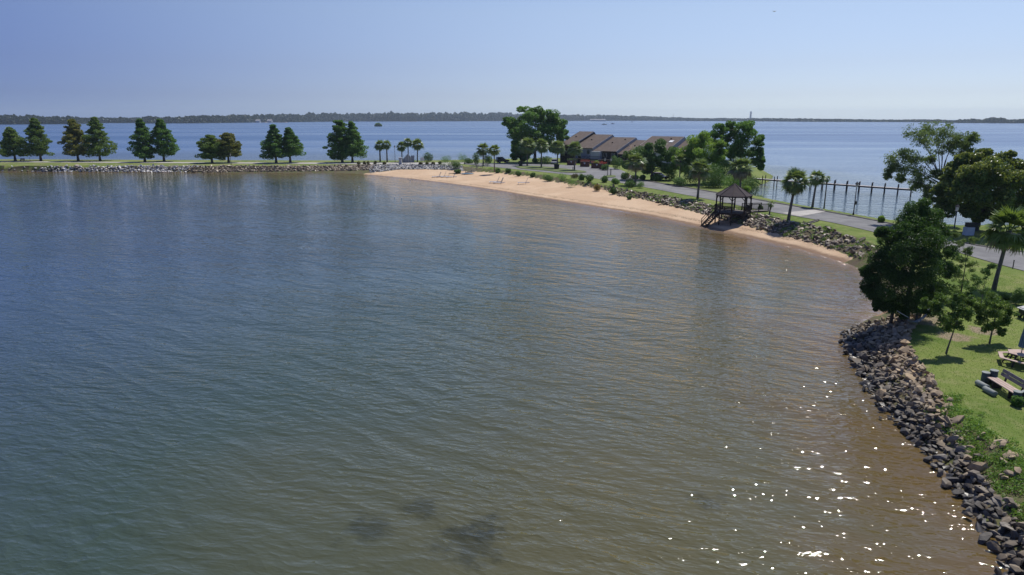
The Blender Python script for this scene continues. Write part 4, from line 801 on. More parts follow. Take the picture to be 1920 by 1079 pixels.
# ------------------------------------------------------------------ townhouses
def townhouses():
    o = GT(1050, 304); r_ = np.array([.81, -.586]); q = np.array([.586, .81]); rz = math.atan2(r_[1], r_[0])
    # s0, width, dz, depth shift, side wall, front wall, label
    U = [(0, 5.2, 1.35, 0, 'siding_brown', 'siding_brown', 'leftmost townhouse with dark brown slanted side wall under its roof edge'),
         (5.2, 7.0, .45, 0, 'siding_grey', 'siding_grey', 'second townhouse from the left, grey-blue wall step beside its brown roof'),
         (12.2, 8.2, -.35, .3, 'siding_grey', 'siding_brown', 'third townhouse with wide brown roof and grey bay by the stairs'),
         (20.4, 6.4, -1.15, .9, 'siding_grey', 'siding_brown', 'narrow fourth townhouse with the lowest roof and dark entry porch'),
         (26.8, 10.5, .2, -1.2, 'siding_grey', 'siding_pale', 'wide townhouse with cream roof edge and white front wall'),
         (37.3, 8.5, -.7, .5, 'siding_pale', 'siding_pale', 'rightmost townhouse, its roof half hidden behind the dark bushy tree')]
    for s0, w, dz, ds, sm_, fm_, lab in U:
        g = o + r_ * s0 + q * ds; z0 = float(ztop(g[1])); root = empty('townhouse', (g[0], g[1], z0), rz); tag(root, lab, 'house', 'row of attached townhouses')
        ze, zr, D = 4.3 + dz, 8.0 + dz, 12.5; prof = [(0, -.5), (0, ze), (D, zr), (D + 4, zr - 2.6), (D + 4, -.5)]
        MB().prism(prof, .01, w - .01).build('wall', sm_, root)
        MB().box((w / 2, -.03, ze / 2 - .1), (w - .1, .05, ze - .2)).build('front_wall', fm_, root)
        th = .16; ov = .7; sl = (zr - ze) / D
        MB().add([(-.05, -ov, ze - ov * sl + .03), (w + .05, -ov, ze - ov * sl + .03), (w + .05, D, zr + .03), (-.05, D, zr + .03), (-.05, -ov, ze - ov * sl + th), (w + .05, -ov, ze - ov * sl + th), (w + .05, D, zr + th), (-.05, D, zr + th)],
                 [(0,3,2,1),(4,5,6,7),(0,1,5,4),(1,2,6,5),(2,3,7,6),(3,0,4,7)]).build('roof', 'roof_brown', root)
        MB().add([(-.05, D + .01, zr + .03), (w + .05, D + .01, zr + .03), (w + .05, D + 4.5, zr - 2.9), (-.05, D + 4.5, zr - 2.9), (-.05, D + .01, zr + th), (w + .05, D + .01, zr + th), (w + .05, D + 4.5, zr - 2.75), (-.05, D + 4.5, zr - 2.75)],
                 [(0,3,2,1),(4,5,6,7),(0,1,5,4),(1,2,6,5),(2,3,7,6),(3,0,4,7)]).build('rear_roof', 'roof_brown', root)
        for xx in (-.09, w + .09):
            MB().add([(xx - .03, -ov - .02, ze - ov * sl - .1), (xx + .03, -ov - .02, ze - ov * sl - .1), (xx + .03, D, zr - .1), (xx - .03, D, zr - .1), (xx - .03, -ov - .02, ze - ov * sl + th + .06), (xx + .03, -ov - .02, ze - ov * sl + th + .06), (xx + .03, D, zr + th + .06), (xx - .03, D, zr + th + .06)],
                 [(0,3,2,1),(4,5,6,7),(0,1,5,4),(1,2,6,5),(2,3,7,6),(3,0,4,7)]).build('rake_board', 'trim_cream' if (w > 10 and xx < 0) else ('siding_brown' if xx < 0 else 'siding_grey'), root)
        for k_ in range(2 if w > 7 else 1):
            vx = w * (.35 + .35 * k_); vy = D * (.55 + .25 * k_); vz = ze + sl * vy + th
            MB().box((vx, vy, vz + .12), (.35, .35, .3)).build('roof_vent', 'dark_wood', root)
        if w > 10: MB().box((w * .8, D * .62, ze + sl * D * .62 + th + .08), (1.2, 1.6, .12), tilt=('X', math.atan(sl))).build('skylight', 'white_paint', root)
        for k_ in range(max(2, int(w / 2.6))):
            wx_ = w * (k_ + .5) / max(2, int(w / 2.6)); fr = MB()
            for dx_, dzv, sx_, sz_ in ((0, .65, 1.2, .08), (0, -.65, 1.2, .08), (-.56, 0, .08, 1.22), (.56, 0, .08, 1.22)): fr.box((wx_ + dx_, -.09, ze - 1.3 + dzv), (sx_, .08, sz_))
            f_ = fr.build('window', 'trim_cream', root); MB().box((wx_, -.075, ze - 1.3), (1.05, .03, 1.22)).build('pane', 'glass_dark', f_)
        d_ = MB().box((w * .3, -.08, 1.05), (1.0, .06, 2.1)).build('door', 'siding_brown', root); MB().box((w * .3 + .38, -.13, 1.0), (.06, .06, .12)).build('handle', 'trim_cream', d_)
        if 12 < s0 < 13:   # grey bay with stairs
            MB().box((1.6, -1.1, 1.9), (3.0, 2.1, 3.8)).build('bay', 'siding_pale', root)
            for i in range(8): MB().box((-.4 - i * .28, -1.6, 1.9 - i * .24), (.3, 1.1, .06)).build('stair_tread', 'trim_cream', root)
            MB().beam((-.2, -2.15, 2.9), (-2.6, -2.15, .95), .08, .1).build('handrail', 'white_paint', root)
        if 5 < s0 < 24:
            mb = MB(); mb.beam((.2, -3.2, 2.3), (w, -3.2, 2.3), .08, .09); mb.box((w / 2, -1.7, 1.35), (w - .1, 3., .14))
            for t in np.arange(.2, w, .35): mb.beam((t, -3.2, 1.4), (t, -3.2, 2.3), .04, .04)
            for t in (.3, w - .3): mb.beam((t, -3.1, -.3), (t, -3.1, 1.4), .14, .14)
            mb.build('deck', 'dark_wood', root)
    # brick planter walls along the drive, each with a pale hanging ornament
    for i, (px, py, wd, lab) in enumerate(((1072, 310.5, 2.6, 'left brick planter wall with a white hanging ornament before the townhouses'), (1097, 313.5, 2.6, 'middle brick planter wall between the palm and the red flowers'), (1120, 316.5, 3.2, 'wide brick planter wall topped with red flowers'), (1131, 318.5, 1.8, 'short brick planter wall nearest the twin-armed lamp'))):
        p = GT(px, py); z0 = float(ztop(p[1])); root = empty('planter_wall', (p[0], p[1] + .6, z0), rz * .4); tag(root, lab, 'planter wall')
        MB().box((0, 0, .65), (wd, 1.3, 1.5)).build('wall', 'brick', root, bevel=.02); MB().box((0, 0, 1.44), (wd + .12, 1.42, .1)).build('coping', 'dark_wood', root)
        orn = [(-.28, -.68, 1.15), (-.2, -.68, 1.3), (-.07, -.68, 1.28), (0, -.68, 1.18), (.07, -.68, 1.28), (.2, -.68, 1.3), (.28, -.68, 1.15), (0, -.68, .75)]
        MB().add(orn + [(x, y - .03, z_) for x, y, z_ in orn], [tuple(range(8)), tuple(range(8, 16))] + [(j, (j + 1) % 8, 8 + (j + 1) % 8, 8 + j) for j in range(8)]).build('ornament', 'white_paint', root)
        link('flowers', crown_mesh('flowers', [(u_, 0, 1.75, .5, .6, .35) for u_ in np.linspace(-wd / 2 + .3, wd / 2 - .3, 4)], 60, .18), 'flower_red' if i in (1, 2, 3) else 'shrub_leaf', root)
townhouses()

# ------------------------------------------------------------------ cars
def car(label, px, py, rz, paint, L=4.7, Wd=1.85, Hh=1.75, suv=True):
    p = GT(px, py); root = empty('parked_car', (p[0], p[1], float(ztop(p[1])) + .06), rz); tag(root, label, 'car')
    h0, h1 = .38, Hh * .58
    prof = [(-L/2, h0), (-L/2, h1 * .92), (-L/2 + .15, h1), (L/2 - 1.1, h1), (L/2 - .15, h1 * .84), (L/2, h1 * .7), (L/2, h0)]
    def pr(prof_, w, ins=0):
        n = len(prof_); vs = [(x, s_ * (w / 2 - (ins if z > h1 + .1 else 0)), z) for s_ in (-1, 1) for x, z in prof_]
        return MB().add(vs, [tuple(range(n))[::-1], tuple(range(n, 2 * n))] + [(i, (i + 1) % n, n + (i + 1) % n, n + i) for i in range(n)])
    pr(prof, Wd).build('body', paint, root, bevel=.05)
    xb = -L/2 + (.1 if suv else .6); cab = [(xb, h1), (xb + .22, Hh - .05), (L/2 - 2.2, Hh - .03), (L/2 - 1.25, h1)]
    pr(cab, Wd - .12, .18).build('window', 'glass_dark', root, bevel=.02)
    MB().box(((xb + L/2 - 1.95) / 2, 0, Hh), (L/2 - 2.1 - xb, Wd - .42, .06)).build('roof', paint, root, bevel=.02)
    for sx in (-L/2 + .9, L/2 - .95):
        for sy in (-1, 1):
            w = MB().tube([(sx, sy * (Wd/2 - .2), .36), (sx, sy * (Wd/2 + .02), .36)], .36, 16).build('wheel', 'tyre', root)
            MB().tube([(sx, sy * (Wd/2 - .0), .36), (sx, sy * (Wd/2 + .035), .36)], .2, 10).build('rim', 'stack_grey', w)
    for sy in (-.65, .65):
        MB().box((L/2 - .02, sy, h1 * .68), (.08, .4, .16)).build('headlight', 'lamp_glass', root); MB().box((-L/2, sy * 1.15, h1 * .8), (.06, .2, .22)).build('tail_light', 'car_red', root)
car('black off-road car parked by the water left of the huge tree', 942, 306, R(20), 'car_black', 4.2, 1.85, 1.85)
car('dark red car with glinting windscreen parked under the bushy tree', 1236, 337, R(-60), 'car_red', 4.4, 1.8, 1.45, False)
car('white car mostly hidden behind the palms by the leftmost townhouse', 1040, 308, R(80), 'car_white', 4.4, 1.8, 1.5, False)

def bin_(label, px, py, w=1.2, h=1.5, mat='metal_dark'):
    p = GT(px, py); root = empty('waste_bin', (p[0], p[1], float(ztop(p[1])))); tag(root, label, 'waste bin')
    MB().add([(sx * w / 2 * k_, sy * w / 2 * k_, z_) for z_, k_ in ((.1, .85), (h, 1)) for sx, sy in ((-1,-1),(1,-1),(1,1),(-1,1))], [(0,3,2,1),(4,5,6,7),(0,1,5,4),(1,2,6,5),(2,3,7,6),(3,0,4,7)]).build('bin_body', mat, root, bevel=.03)
    MB().box((0, 0, h + .05), (w + .1, w + .1, .1)).build('lid', mat, root, bevel=.02)
bin_('dark waste bin on the left tip of the grass island', 976, 312.5); bin_('dark waste bin beside the third palm on the grass island', 1043.5, 318, 1.4, 1.3)

# white gate group on the dike
def gate():
    p = GT(751, 309); z = float(ztop(p[1])); root = empty('gate_pillar', (p[0], p[1], z)); tag(root, 'square white pillar beside the dike path under the three palms', 'pillar')
    MB().box((0, 0, 1.0), (.85, .85, 2.1)).build('shaft', 'siding_pale', root, bevel=.02); MB().box((0, 0, 2.1), (1.05, 1.05, .14)).build('cap', 'white_paint', root)
    p = GT(763, 305.5); root = empty('sloped_gate', (p[0], p[1], z)); tag(root, 'pale gate with peaked translucent panels between the dike palms', 'gate')
    for i, (x0, x1, h0, h1) in enumerate(((-1.3, -.3, 1.1, 2.1), (-.28, .5, 2.15, 2.9), (.52, 1.3, 2.7, 1.7))):
        MB().add([(x0, -.03, .1), (x1, -.03, .1), (x1, -.03, h1), (x0, -.03, h0), (x0, .03, .1), (x1, .03, .1), (x1, .03, h1), (x0, .03, h0)], [(0,1,2,3),(7,6,5,4),(0,4,5,1),(1,5,6,2),(2,6,7,3),(3,7,4,0)]).build('panel', 'pale_cloth', root)
    for x, h in ((-1.32, 1.2), (-.29, 2.2), (.51, 2.9), (1.32, 1.8)): MB().beam((x, 0, 0), (x, 0, h), .07, .07).build('gate_post', 'white_paint', root)
    p = GT(774, 305); root = empty('utility_box', (p[0], p[1], z)); tag(root, 'tall blue-grey utility cabinet right of the peaked gate', 'cabinet')
    MB().box((0, 0, 1.1), (1.0, .7, 2.2)).build('cabinet_body', 'lounger_grey', root, bevel=.02); MB().box((0, -.37, 1.1), (.85, .04, 2.0)).build('door', 'siding_grey', root)
    p = GT(792, 306); root = empty('notice_board', (p[0], p[1], z)); tag(root, 'blank pale board standing in front of the round dark hedge', 'board')
    MB().box((0, 0, 1.2), (1.2, .08, 1.1)).build('panel', 'siding_pale', root); MB().beam((-.5, .02, 0), (-.5, .02, 1.7), .08, .08).build('leg', 'white_paint', root); MB().beam((.5, .02, 0), (.5, .02, 1.7), .08, .08).build('leg', 'white_paint', root)
    p = GT(42, 303); root = empty('park_bench', (p[0], p[1], 1.7)); tag(root, 'small grey bench on the dike between the two leftmost cypresses', 'bench')
    MB().box((0, 0, .45), (1.5, .45, .06)).build('seat', 'grey_wood', root); MB().box((0, .22, .75), (1.5, .05, .45)).build('backrest', 'grey_wood', root)
    for x in (-.6, .6): MB().box((x, 0, .22), (.07, .4, .44)).build('leg', 'metal_dark', root)
    p = GT(57, 303); tag(MB().tube([(0, 0, 0), (-.2, 0, 1.4)], .04, 6).build('sign_post', 'metal_dark', None, (p[0], p[1], 1.7)), 'thin leaning stake beside the dike bench', 'post')
gate()

# ------------------------------------------------------------------ beach things
def lounger(label, px, py, rz):
    p = G(px, py, .8); z = tz(*p); p = G(px, py, z); root = empty('beach_chair', (p[0], p[1], z), rz, 1.35); tag(root, label, 'beach chair', 'beach chairs on the sand')
    for i in range(5): MB().box((-.95 + i * .26, 0, .34), (.22, .6, .03)).build('seat_slat', 'white_paint', root)
    for i in range(4): MB().box((.42 + i * .10, 0, .48 + i * .21), (.03, .6, .18), tilt=('Y', R(25))).build('back_slat', 'lounger_grey', root)
    for x in (-.9, .35):
        for y in (-.28, .28): MB().beam((x, y, -.03), (x, y, .36), .05, .05).build('leg', 'white_paint', root)
    MB().box((0, .3, .33), (2.0, .04, .07)).box((0, -.3, .33), (2.0, .04, .07)).build('frame', 'white_paint', root)
for px, py, rz, lab in ((820, 334.5, 15, 'leftmost beach chair of the group of four'), (829.5, 334, 8, 'second beach chair from the left in the group of four'), (837, 334.5, 5, 'third beach chair from the left in the group of four'), (847, 335, 10, 'rightmost beach chair of the group of four, slightly apart'),
    (928.5, 344.5, 5, 'upright left beach chair of the pair on the mid beach'), (936, 346, -20, 'half reclined right beach chair of the pair on the mid beach'), (982, 346, 0, 'single beach chair standing alone on the right')): lounger(lab, px, py, R(rz))
def beach_bits():
    p = GT(893, 314, 0); a = Vector((p[0] + 2.4, p[1] + 2, 1.75)); e_ = G(878, 324, 1.0); b_ = Vector((e_[0], e_[1], tz(*e_) + .05)); root = empty('beach_stairs', a); tag(root, 'weathered wooden stairs with rails leading down from the palms to the beach', 'stairs')
    dv = b_ - a; rz = math.atan2(dv.y, dv.x); sd_ = Vector((-dv.y, dv.x, 0)).normalized()
    for i in range(10): MB().box(dv * ((i + .5) / 10), (.4, 1.6, .06), rz).build('stair_tread', 'grey_wood', root)
    for s_ in (-.85, .85):
        mb = MB(); mb.beam(sd_ * s_ + Vector((0, 0, 1)), dv + sd_ * s_ + Vector((0, 0, 1)), .1, .1); mb.beam(sd_ * s_, dv + sd_ * s_, .08, .3)
        for t in (0, .33, .66, 1): mb.beam(dv * t + sd_ * s_ - Vector((0, 0, .2)), dv * t + sd_ * s_ + Vector((0, 0, 1.05)), .12, .12)
        mb.build('handrail', 'grey_wood', root)
    def onsand(px, py): p = G(px, py, .9); z = tz(*p); return G(px, py, z), z
    p, z = onsand(876, 328); prof = [(.05, -1.9), (.3, -1.2), (.38, 0), (.3, 1.2), (.05, 1.9)]
    o = MB().lathe(prof, 10).build('kayak', 'blue_plastic', None, (p[0], p[1], z + .25), True); o.rotation_euler = (0, R(90), R(8)); o.scale = (.55, 1, 1); tag(o, 'pale blue kayak lying on the sand below the beach stairs', 'kayak')
    for i, (px, py, ln, rz, lab) in enumerate(((852, 326.5, 3.2, 5, 'dark driftwood log at the top of the sand left of the stairs'), (862, 327, 2.2, -12, 'shorter driftwood log overlapping the dark one by the stairs'), (1537, 467, 1.0, -15, 'small dark driftwood piece on the narrow strip of sand'), (1597, 492, 1.5, 30, 'curved twig of driftwood at the end of the beach'), (1238, 386, .9, 10, 'small brown log on the sand left of the gazebo'), (1543, 478, .4, 60, 'tiny dark stone-like wood bit near the waterline'))):
        p, z = onsand(px, py); mb = MB().tube([(-ln/2, 0, .12), (-ln*.1, .08, .16), (ln*.2, -.04, .14), (ln/2, .1, .2)], [.05, .11, .1, .03], 7); mb.tube([(0, 0, .15), (.15, .25, .3)], [.05, .02], 5)
        o = mb.build('driftwood', 'dark_wood', None, (p[0], p[1], z - .02), True); o.rotation_euler = (0, 0, R(rz)); tag(o, lab, 'driftwood')
    # log across the bank
    a = GT(1511, 421); b_ = GT(1534, 414.5); root = empty('retaining_beam', (a[0], a[1], 1.95)); tag(root, 'dark timber beam crossing the grass verge above the riprap', 'beam')
    d = Vector((b_[0] - a[0], b_[1] - a[1], .12)); MB().beam((0, 0, .1), d, .3, .3).build('beam', 'dark_wood', root); MB().beam((-.3, -.4, .05), (d.x - .3, d.y - .5, .15), .3, .12).build('board', 'grey_wood', root)
    for px, py, lab in ((664,359,'small white buoy furthest left in the swim line'),(673,350,'small white buoy nearest the rocks at the end of the dike'),(703,366,'dark buoy left of the middle pair'),(740,370.5,'left buoy of the middle pair'),(753,372,'right buoy of the middle pair'),(771,375,'buoy furthest right in the swim line'),(769,337.5,'dark buoy close to the beach waterline')):
        p = G(px, py); tag(MB().lathe([(.03, -.1), (.10, -.04), (.13, .03), (.09, .08), (.02, .11)], 10).build('buoy', 'white_paint', None, (p[0], p[1], 0), True), lab, 'buoy', 'swim line buoys')
beach_bits()

# ------------------------------------------------------------------ near lawn furniture
def lawn():
    # bench between barrels
    A = G(1853, 726, 1.07); B = G(1893, 752, 1.05); rz = math.atan2(B[1] - A[1], B[0] - A[0]); c = (A + B) / 2; z = float(ztop(c[1])); root = empty('park_bench', (c[0] + .25, c[1], z), rz); tag(root, 'wooden plank bench with high backrest set between green barrels', 'bench')
    Lb = 2.3
    # local +y points to the lawn interior
    MB().box((0, 0, .46), (Lb, .17, .05)).build('seat_plank', 'pink_wood', root, bevel=.006); MB().box((0, .19, .46), (Lb, .17, .05)).build('seat_plank', 'pink_wood', root, bevel=.006); MB().box((0, -.19, .46), (Lb, .17, .05)).build('seat_plank', 'pink_wood', root, bevel=.006)
    for i in range(2): MB().box((0.05, .42 + i * .06, .72 + i * .2), (Lb * .98, .05, .185), tilt=('X', R(-15))).build('back_plank', 'grey_wood', root, bevel=.006)
    for x in (-.7, .7): MB().beam((x, .36, .1), (x, .56, 1.0), .09, .06).build('back_post', 'dark_wood', root); MB().box((x, .05, .22), (.09, .5, .44)).build('leg', 'dark_wood', root)
    R_ = Matrix.Rotation(rz, 3, 'Z')
    for x, y, h, lab in ((-1.38, -.2, .62, 'front barrel post at the far end of the bench'), (-1.38, .22, .75, 'rear barrel post at the far end of the bench'), (1.38, -.2, .62, 'front green barrel post at the near end of the bench'), (1.38, .22, .62, 'middle green barrel post at the near end of the bench'), (1.05, .62, .62, 'green barrel post behind the near end of the bench')):
        v = R_ @ Vector((x, y, 0)); r2 = empty('barrel_post', (root.location.x + v.x, root.location.y + v.y, z)); tag(r2, lab, 'barrel', 'green barrels around the bench')
        MB().lathe([(.19, -.05), (.2, .1), (.205, h * .5), (.19, h)], 14).build('barrel', 'barrel_green', r2, sm=True); MB().lathe([(.215, h), (.215, h + .05), (.1, h + .06)], 14).build('cap', 'barrel_cap', r2)
    for px, py, lab in ((1841, 727, 'left green log lying on the grass before the bench'), (1855, 739, 'right green log lying on the grass before the bench')):
        p = GT(px, py); o = MB().tube([(-.42, 0, .15), (-.4, 0, .15), (.4, 0, .15), (.42, 0, .15)], [.12, .155, .155, .12], 12).build('log', 'barrel_cap', None, (p[0], p[1], float(ztop(p[1]))), True); o.rotation_euler = (0, 0, rz + .1); tag(o, lab, 'log', 'green logs before the bench')
    # hexagonal picnic table with folded parasol
    p = GT(1911, 684); z = float(ztop(p[1])); root = empty('picnic_table', (p[0], p[1], z)); tag(root, 'hexagonal wooden picnic table with attached benches under a folded parasol', 'picnic table')
    def hexp(r0, r1, i, zz, th):
        a0, a1 = i * math.pi / 3, (i + 1) * math.pi / 3; vs = [(r * math.cos(a), r * math.sin(a), z_) for z_ in (zz - th, zz) for r, a in ((r0, a0), (r1, a0), (r1, a1), (r0, a1))]
        return MB().add(vs, [(0,3,2,1),(4,5,6,7),(0,1,5,4),(1,2,6,5),(2,3,7,6),(3,0,4,7)])
    for i in range(6):
        hexp(.05, .74, i, .75, .045).build('table_board', 'pink_wood', root, bevel=.006); hexp(.98, 1.24, i, .46, .045).build('bench_plank', 'pink_wood', root, bevel=.006)
        a = (i + .5) * math.pi / 3; ca, sa = math.cos(a), math.sin(a)
        MB().beam((.55 * ca, .55 * sa, .68), (.85 * ca, .85 * sa, 0), .09, .06).build('leg', 'dark_wood', root); MB().beam((.2 * ca, .2 * sa, .40), (1.1 * ca, 1.1 * sa, .40), .08, .06).build('bench_support', 'dark_wood', root)
    root2 = empty('parasol', (p[0], p[1], z)); tag(root2, 'folded blue parasol standing through the picnic table', 'parasol')
    MB().tube([(0, 0, 0), (0, 0, 2.6)], .025, 8).build('pole', 'grey_wood', root2)
    prof = [(.07, 1.05), (.19, 1.12), (.17, 1.35), (.15, 1.7), (.10, 2.15), (.06, 2.5), (.01, 2.62)]; n = 16; mb = MB()
    vs = [(r * (1 + .22 * math.cos(q * math.pi)) * math.cos(q * 2 * math.pi / n), r * (1 + .22 * math.cos(q * math.pi)) * math.sin(q * 2 * math.pi / n), zz) for r, zz in prof for q in range(n)]
    mb.add(vs, [(i * n + q, i * n + (q + 1) % n, (i + 1) * n + (q + 1) % n, (i + 1) * n + q) for i in range(len(prof) - 1) for q in range(n)]).build('canopy', 'blue_cloth', root2)
    # hammock under the cedar
    a = G(1703, 597, 2.2); b_ = G(1738, 588, 2.5); mb = MB(); n = 14; root = empty('hammock', (a[0], a[1], 1.25)); tag(root, 'pale rope hammock slung in the shade under the dark cedar', 'hammock')
    vs = []
    d = np.array([b_[0] - a[0], b_[1] - a[1]]) ; Ln = np.hypot(*d); d = d / Ln; nn = np.array([-d[1], d[0]])
    for i in range(n + 1):
        t = i / n; wd = .05 + .13 * math.sin(math.pi * t) ** .6; zz = .75 + .35 * t - .35 * math.sin(math.pi * t)
        for s_ in (-1, -.4, .4, 1): vs.append((d[0] * t * Ln + nn[0] * wd * s_, d[1] * t * Ln + nn[1] * wd * s_, zz + .12 * s_ * s_))
    V = vs + [(x, y, z_ - .03) for x, y, z_ in vs]; m_ = len(vs); fs = [(i * 4 + j, i * 4 + j + 1, i * 4 + j + 5, i * 4 + j + 4) for i in range(n) for j in range(3)]
    mb.add(V, fs + [tuple(m_ + q for q in f_[::-1]) for f_ in fs]); mb.build('sling', 'pale_cloth', root, sm=True)
    MB().tube([(0, 0, 1.0), (-.9 * d[0], -.9 * d[1], 1.5)], .02, 5).tube([(d[0] * Ln, d[1] * Ln, 1.5), (d[0] * (Ln + .8), d[1] * (Ln + .8), 1.9)], .02, 5).build('rope', 'white_paint', root)
    # corner of a small grill shelter at the right edge
    p = GT(1924, 598); z = float(ztop(p[1])); root = empty('grill_shelter', (p[0], p[1], z)); tag(root, 'dark wheeled grill with pale sloped roof at the right edge beyond the table', 'grill')
    MB().box((0, 0, .55), (.9, .6, .5)).build('grill_body', 'metal_dark', root, bevel=.02); MB().box((0, 0, .86), (1.1, .8, .06), tilt=('Y', R(-14))).build('top', 'siding_pale', root)
    for y in (-.3, .3): MB().tube([(-.25, y, .2), (-.25, y + .06, .2)], .2, 14).build('wheel', 'tyre', root)
    # loose stones along the lawn edge
    for i, (px, py, s_, lab) in enumerate(((1709, 661, .22, 'flat pale stone lying on the grass by the rock bank'), (1746, 712, .20, 'small tan stone on the grass at the rock bank edge'), (1780, 747, .24, 'tan stone alone on the lawn below the logs'), (1878, 830, .3, 'grey boulder at the top of the weedy bank'), (1895, 856, .4, 'large pale flat boulder at the right edge of the weeds'), (1915, 857, .3, 'pale boulder touching the right picture edge'))):
        p = GT(px, py); o = bpy.data.objects.new('boulder', ROCKS[i][0]); COL.objects.link(o); o.location = (p[0], p[1], float(ztop(p[1])) + s_ * .2); o.scale = (s_ * 1.2, s_ * .9, s_ * .7); o.rotation_euler = (0, 0, i * 1.1); tag(o, lab, 'boulder')
    p = GT(1815, 441); root = empty('dock_box', (p[0], p[1], float(ztop(p[1])))); tag(root, 'white dock box with dark lid glimpsed between cedar and near palm', 'box')
    MB().box((0, 0, .45), (1.0, .7, 1.0)).build('box_body', 'white_paint', root, bevel=.02); MB().box((.5, .2, 1.2), (1.4, .8, .5)).build('lid', 'metal_dark', root, bevel=.02)
lawn()

# ------------------------------------------------------------------ far shores
def shore(name, label, segs, seed, dz=0., size=1.0, depth=120.):
    """segs: (px, base y, top y)"""
    segs = np.array(segs, float); xs = np.arange(segs[0, 0], segs[-1, 0] + .1, .7); by = np.interp(xs, segs[:, 0], segs[:, 1]); ty = np.interp(xs, segs[:, 0], segs[:, 2])
    r = np.random.default_rng(seed); P0 = np.array([G(x, y) for x, y in zip(xs, by)]); Ht = np.array([Zat(x, y, q[1]) for x, y, q in zip(xs, ty, P0)])
    k = 6.0 / size; nz = np.convolve(r.normal(size=len(xs) + 20), np.ones(5) / 5, 'same')[10:-10] * 1.2 + np.convolve(r.normal(size=len(xs) + 60), np.ones(21) / 21, 'same')[30:-30] * 2.; Ht = np.maximum(3, Ht * (1 + .13 * nz))
    vs = []; fs = []; n = len(xs)
    rows = [(0, -3), (0, .55), (.12, .85), (.6, .9), (1.3, .8), (1.6, -3)]
    for j, (dpt, hf) in enumerate(rows):
        for i in range(n):
            u_ = P0[i] / np.hypot(*P0[i]); q = P0[i] + u_ * dpt * depth; vs.append((q[0], q[1], hf if hf < 0 else Ht[i] * hf * (H + .0) / H))
    fs = [(j * n + i, j * n + i + 1, (j + 1) * n + i + 1, (j + 1) * n + i) for j in range(len(rows) - 1) for i in range(n - 1)]
    root = empty(name, (P0[n // 2][0], P0[n // 2][1], 0)); off = np.array([P0[n // 2][0], P0[n // 2][1], 0]); tag(root, label, 'wooded shore')
    link('hillside', npmesh('hillside', np.array(vs) - off, fs), 'far_earth', root)
    m_ = int(n * 46); ii_ = r.integers(0, n - 1, m_); fr = r.random(m_)[:, None]; u2 = r.random(m_); B_ = P0[ii_] * (1 - fr) + P0[ii_ + 1] * fr; U2 = B_ / np.linalg.norm(B_, axis=1)[:, None]
    zz = Ht[ii_] * (u2 ** .7) * 1.0; dp = np.interp(u2, [0, .6, 1], [-4, 0, 25]) + r.normal(0, 5, m_); C = np.c_[B_ + U2 * dp[:, None], zz + 1]
    V, Fq_, T = leaves(C, None, np.tile([0, -.6, .5], (m_, 1)), r.random(m_) * .7 + .3 * np.repeat(r.random(m_ // 40 + 1), 40)[:m_], .0042 * np.linalg.norm(B_, axis=1).mean() * .45 * size, .8)
    tag(link('trees', npmesh('trees', V - off, Fq_, [('tint', 'FACE', T)]), 'far_leaf', root), kind='stuff')
shore('wooded_shore', 'nearest wooded shore at the far left behind the first cypresses', [(-80,234,217),(60,233.5,218),(140,233,220),(165,232,223),(176,232,229)], 1)
shore('wooded_shore', 'paler wooded shore further off between the third and fifth cypress', [(160,231,221.5),(220,231,222.5),(300,231,221.5)], 2)
shore('wooded_shore', 'long wooded shore from the third tree pair to the huge round tree', [(268,231.8,221),(340,231.5,222),(370,231.3,219.5),(440,230.5,217.5),(520,229.5,217),(600,228.6,215),(680,228,214),(760,228,212.5),(860,227.6,213),(950,227.2,214),(1060,226.8,217)], 3)
shore('wooded_shore', 'wooded shore right of the huge tree above the townhouse roofs', [(1040,227,216.5),(1100,226.8,217.5),(1170,226.8,218),(1230,226.8,220.5),(1300,227.2,222.5),(1320,227.4,224)], 4)
shore('wooded_shore', 'thin low hazy shoreline under the chimney on the horizon', [(1290,227.3,223),(1400,227.6,223.2),(1500,228.6,224),(1620,229,226),(1760,229.6,226.5)], 5, depth=200)
shore('wooded_shore', 'hazy hummocky wooded point at the far right horizon', [(1735,230.5,229),(1755,230.6,226),(1790,230.8,227.5),(1800,231,225),(1840,231.2,226),(1855,231.3,222.5),(1880,231.4,223),(1890,231.5,226.5),(1935,231.6,224.5),(2000,232,224)], 6)
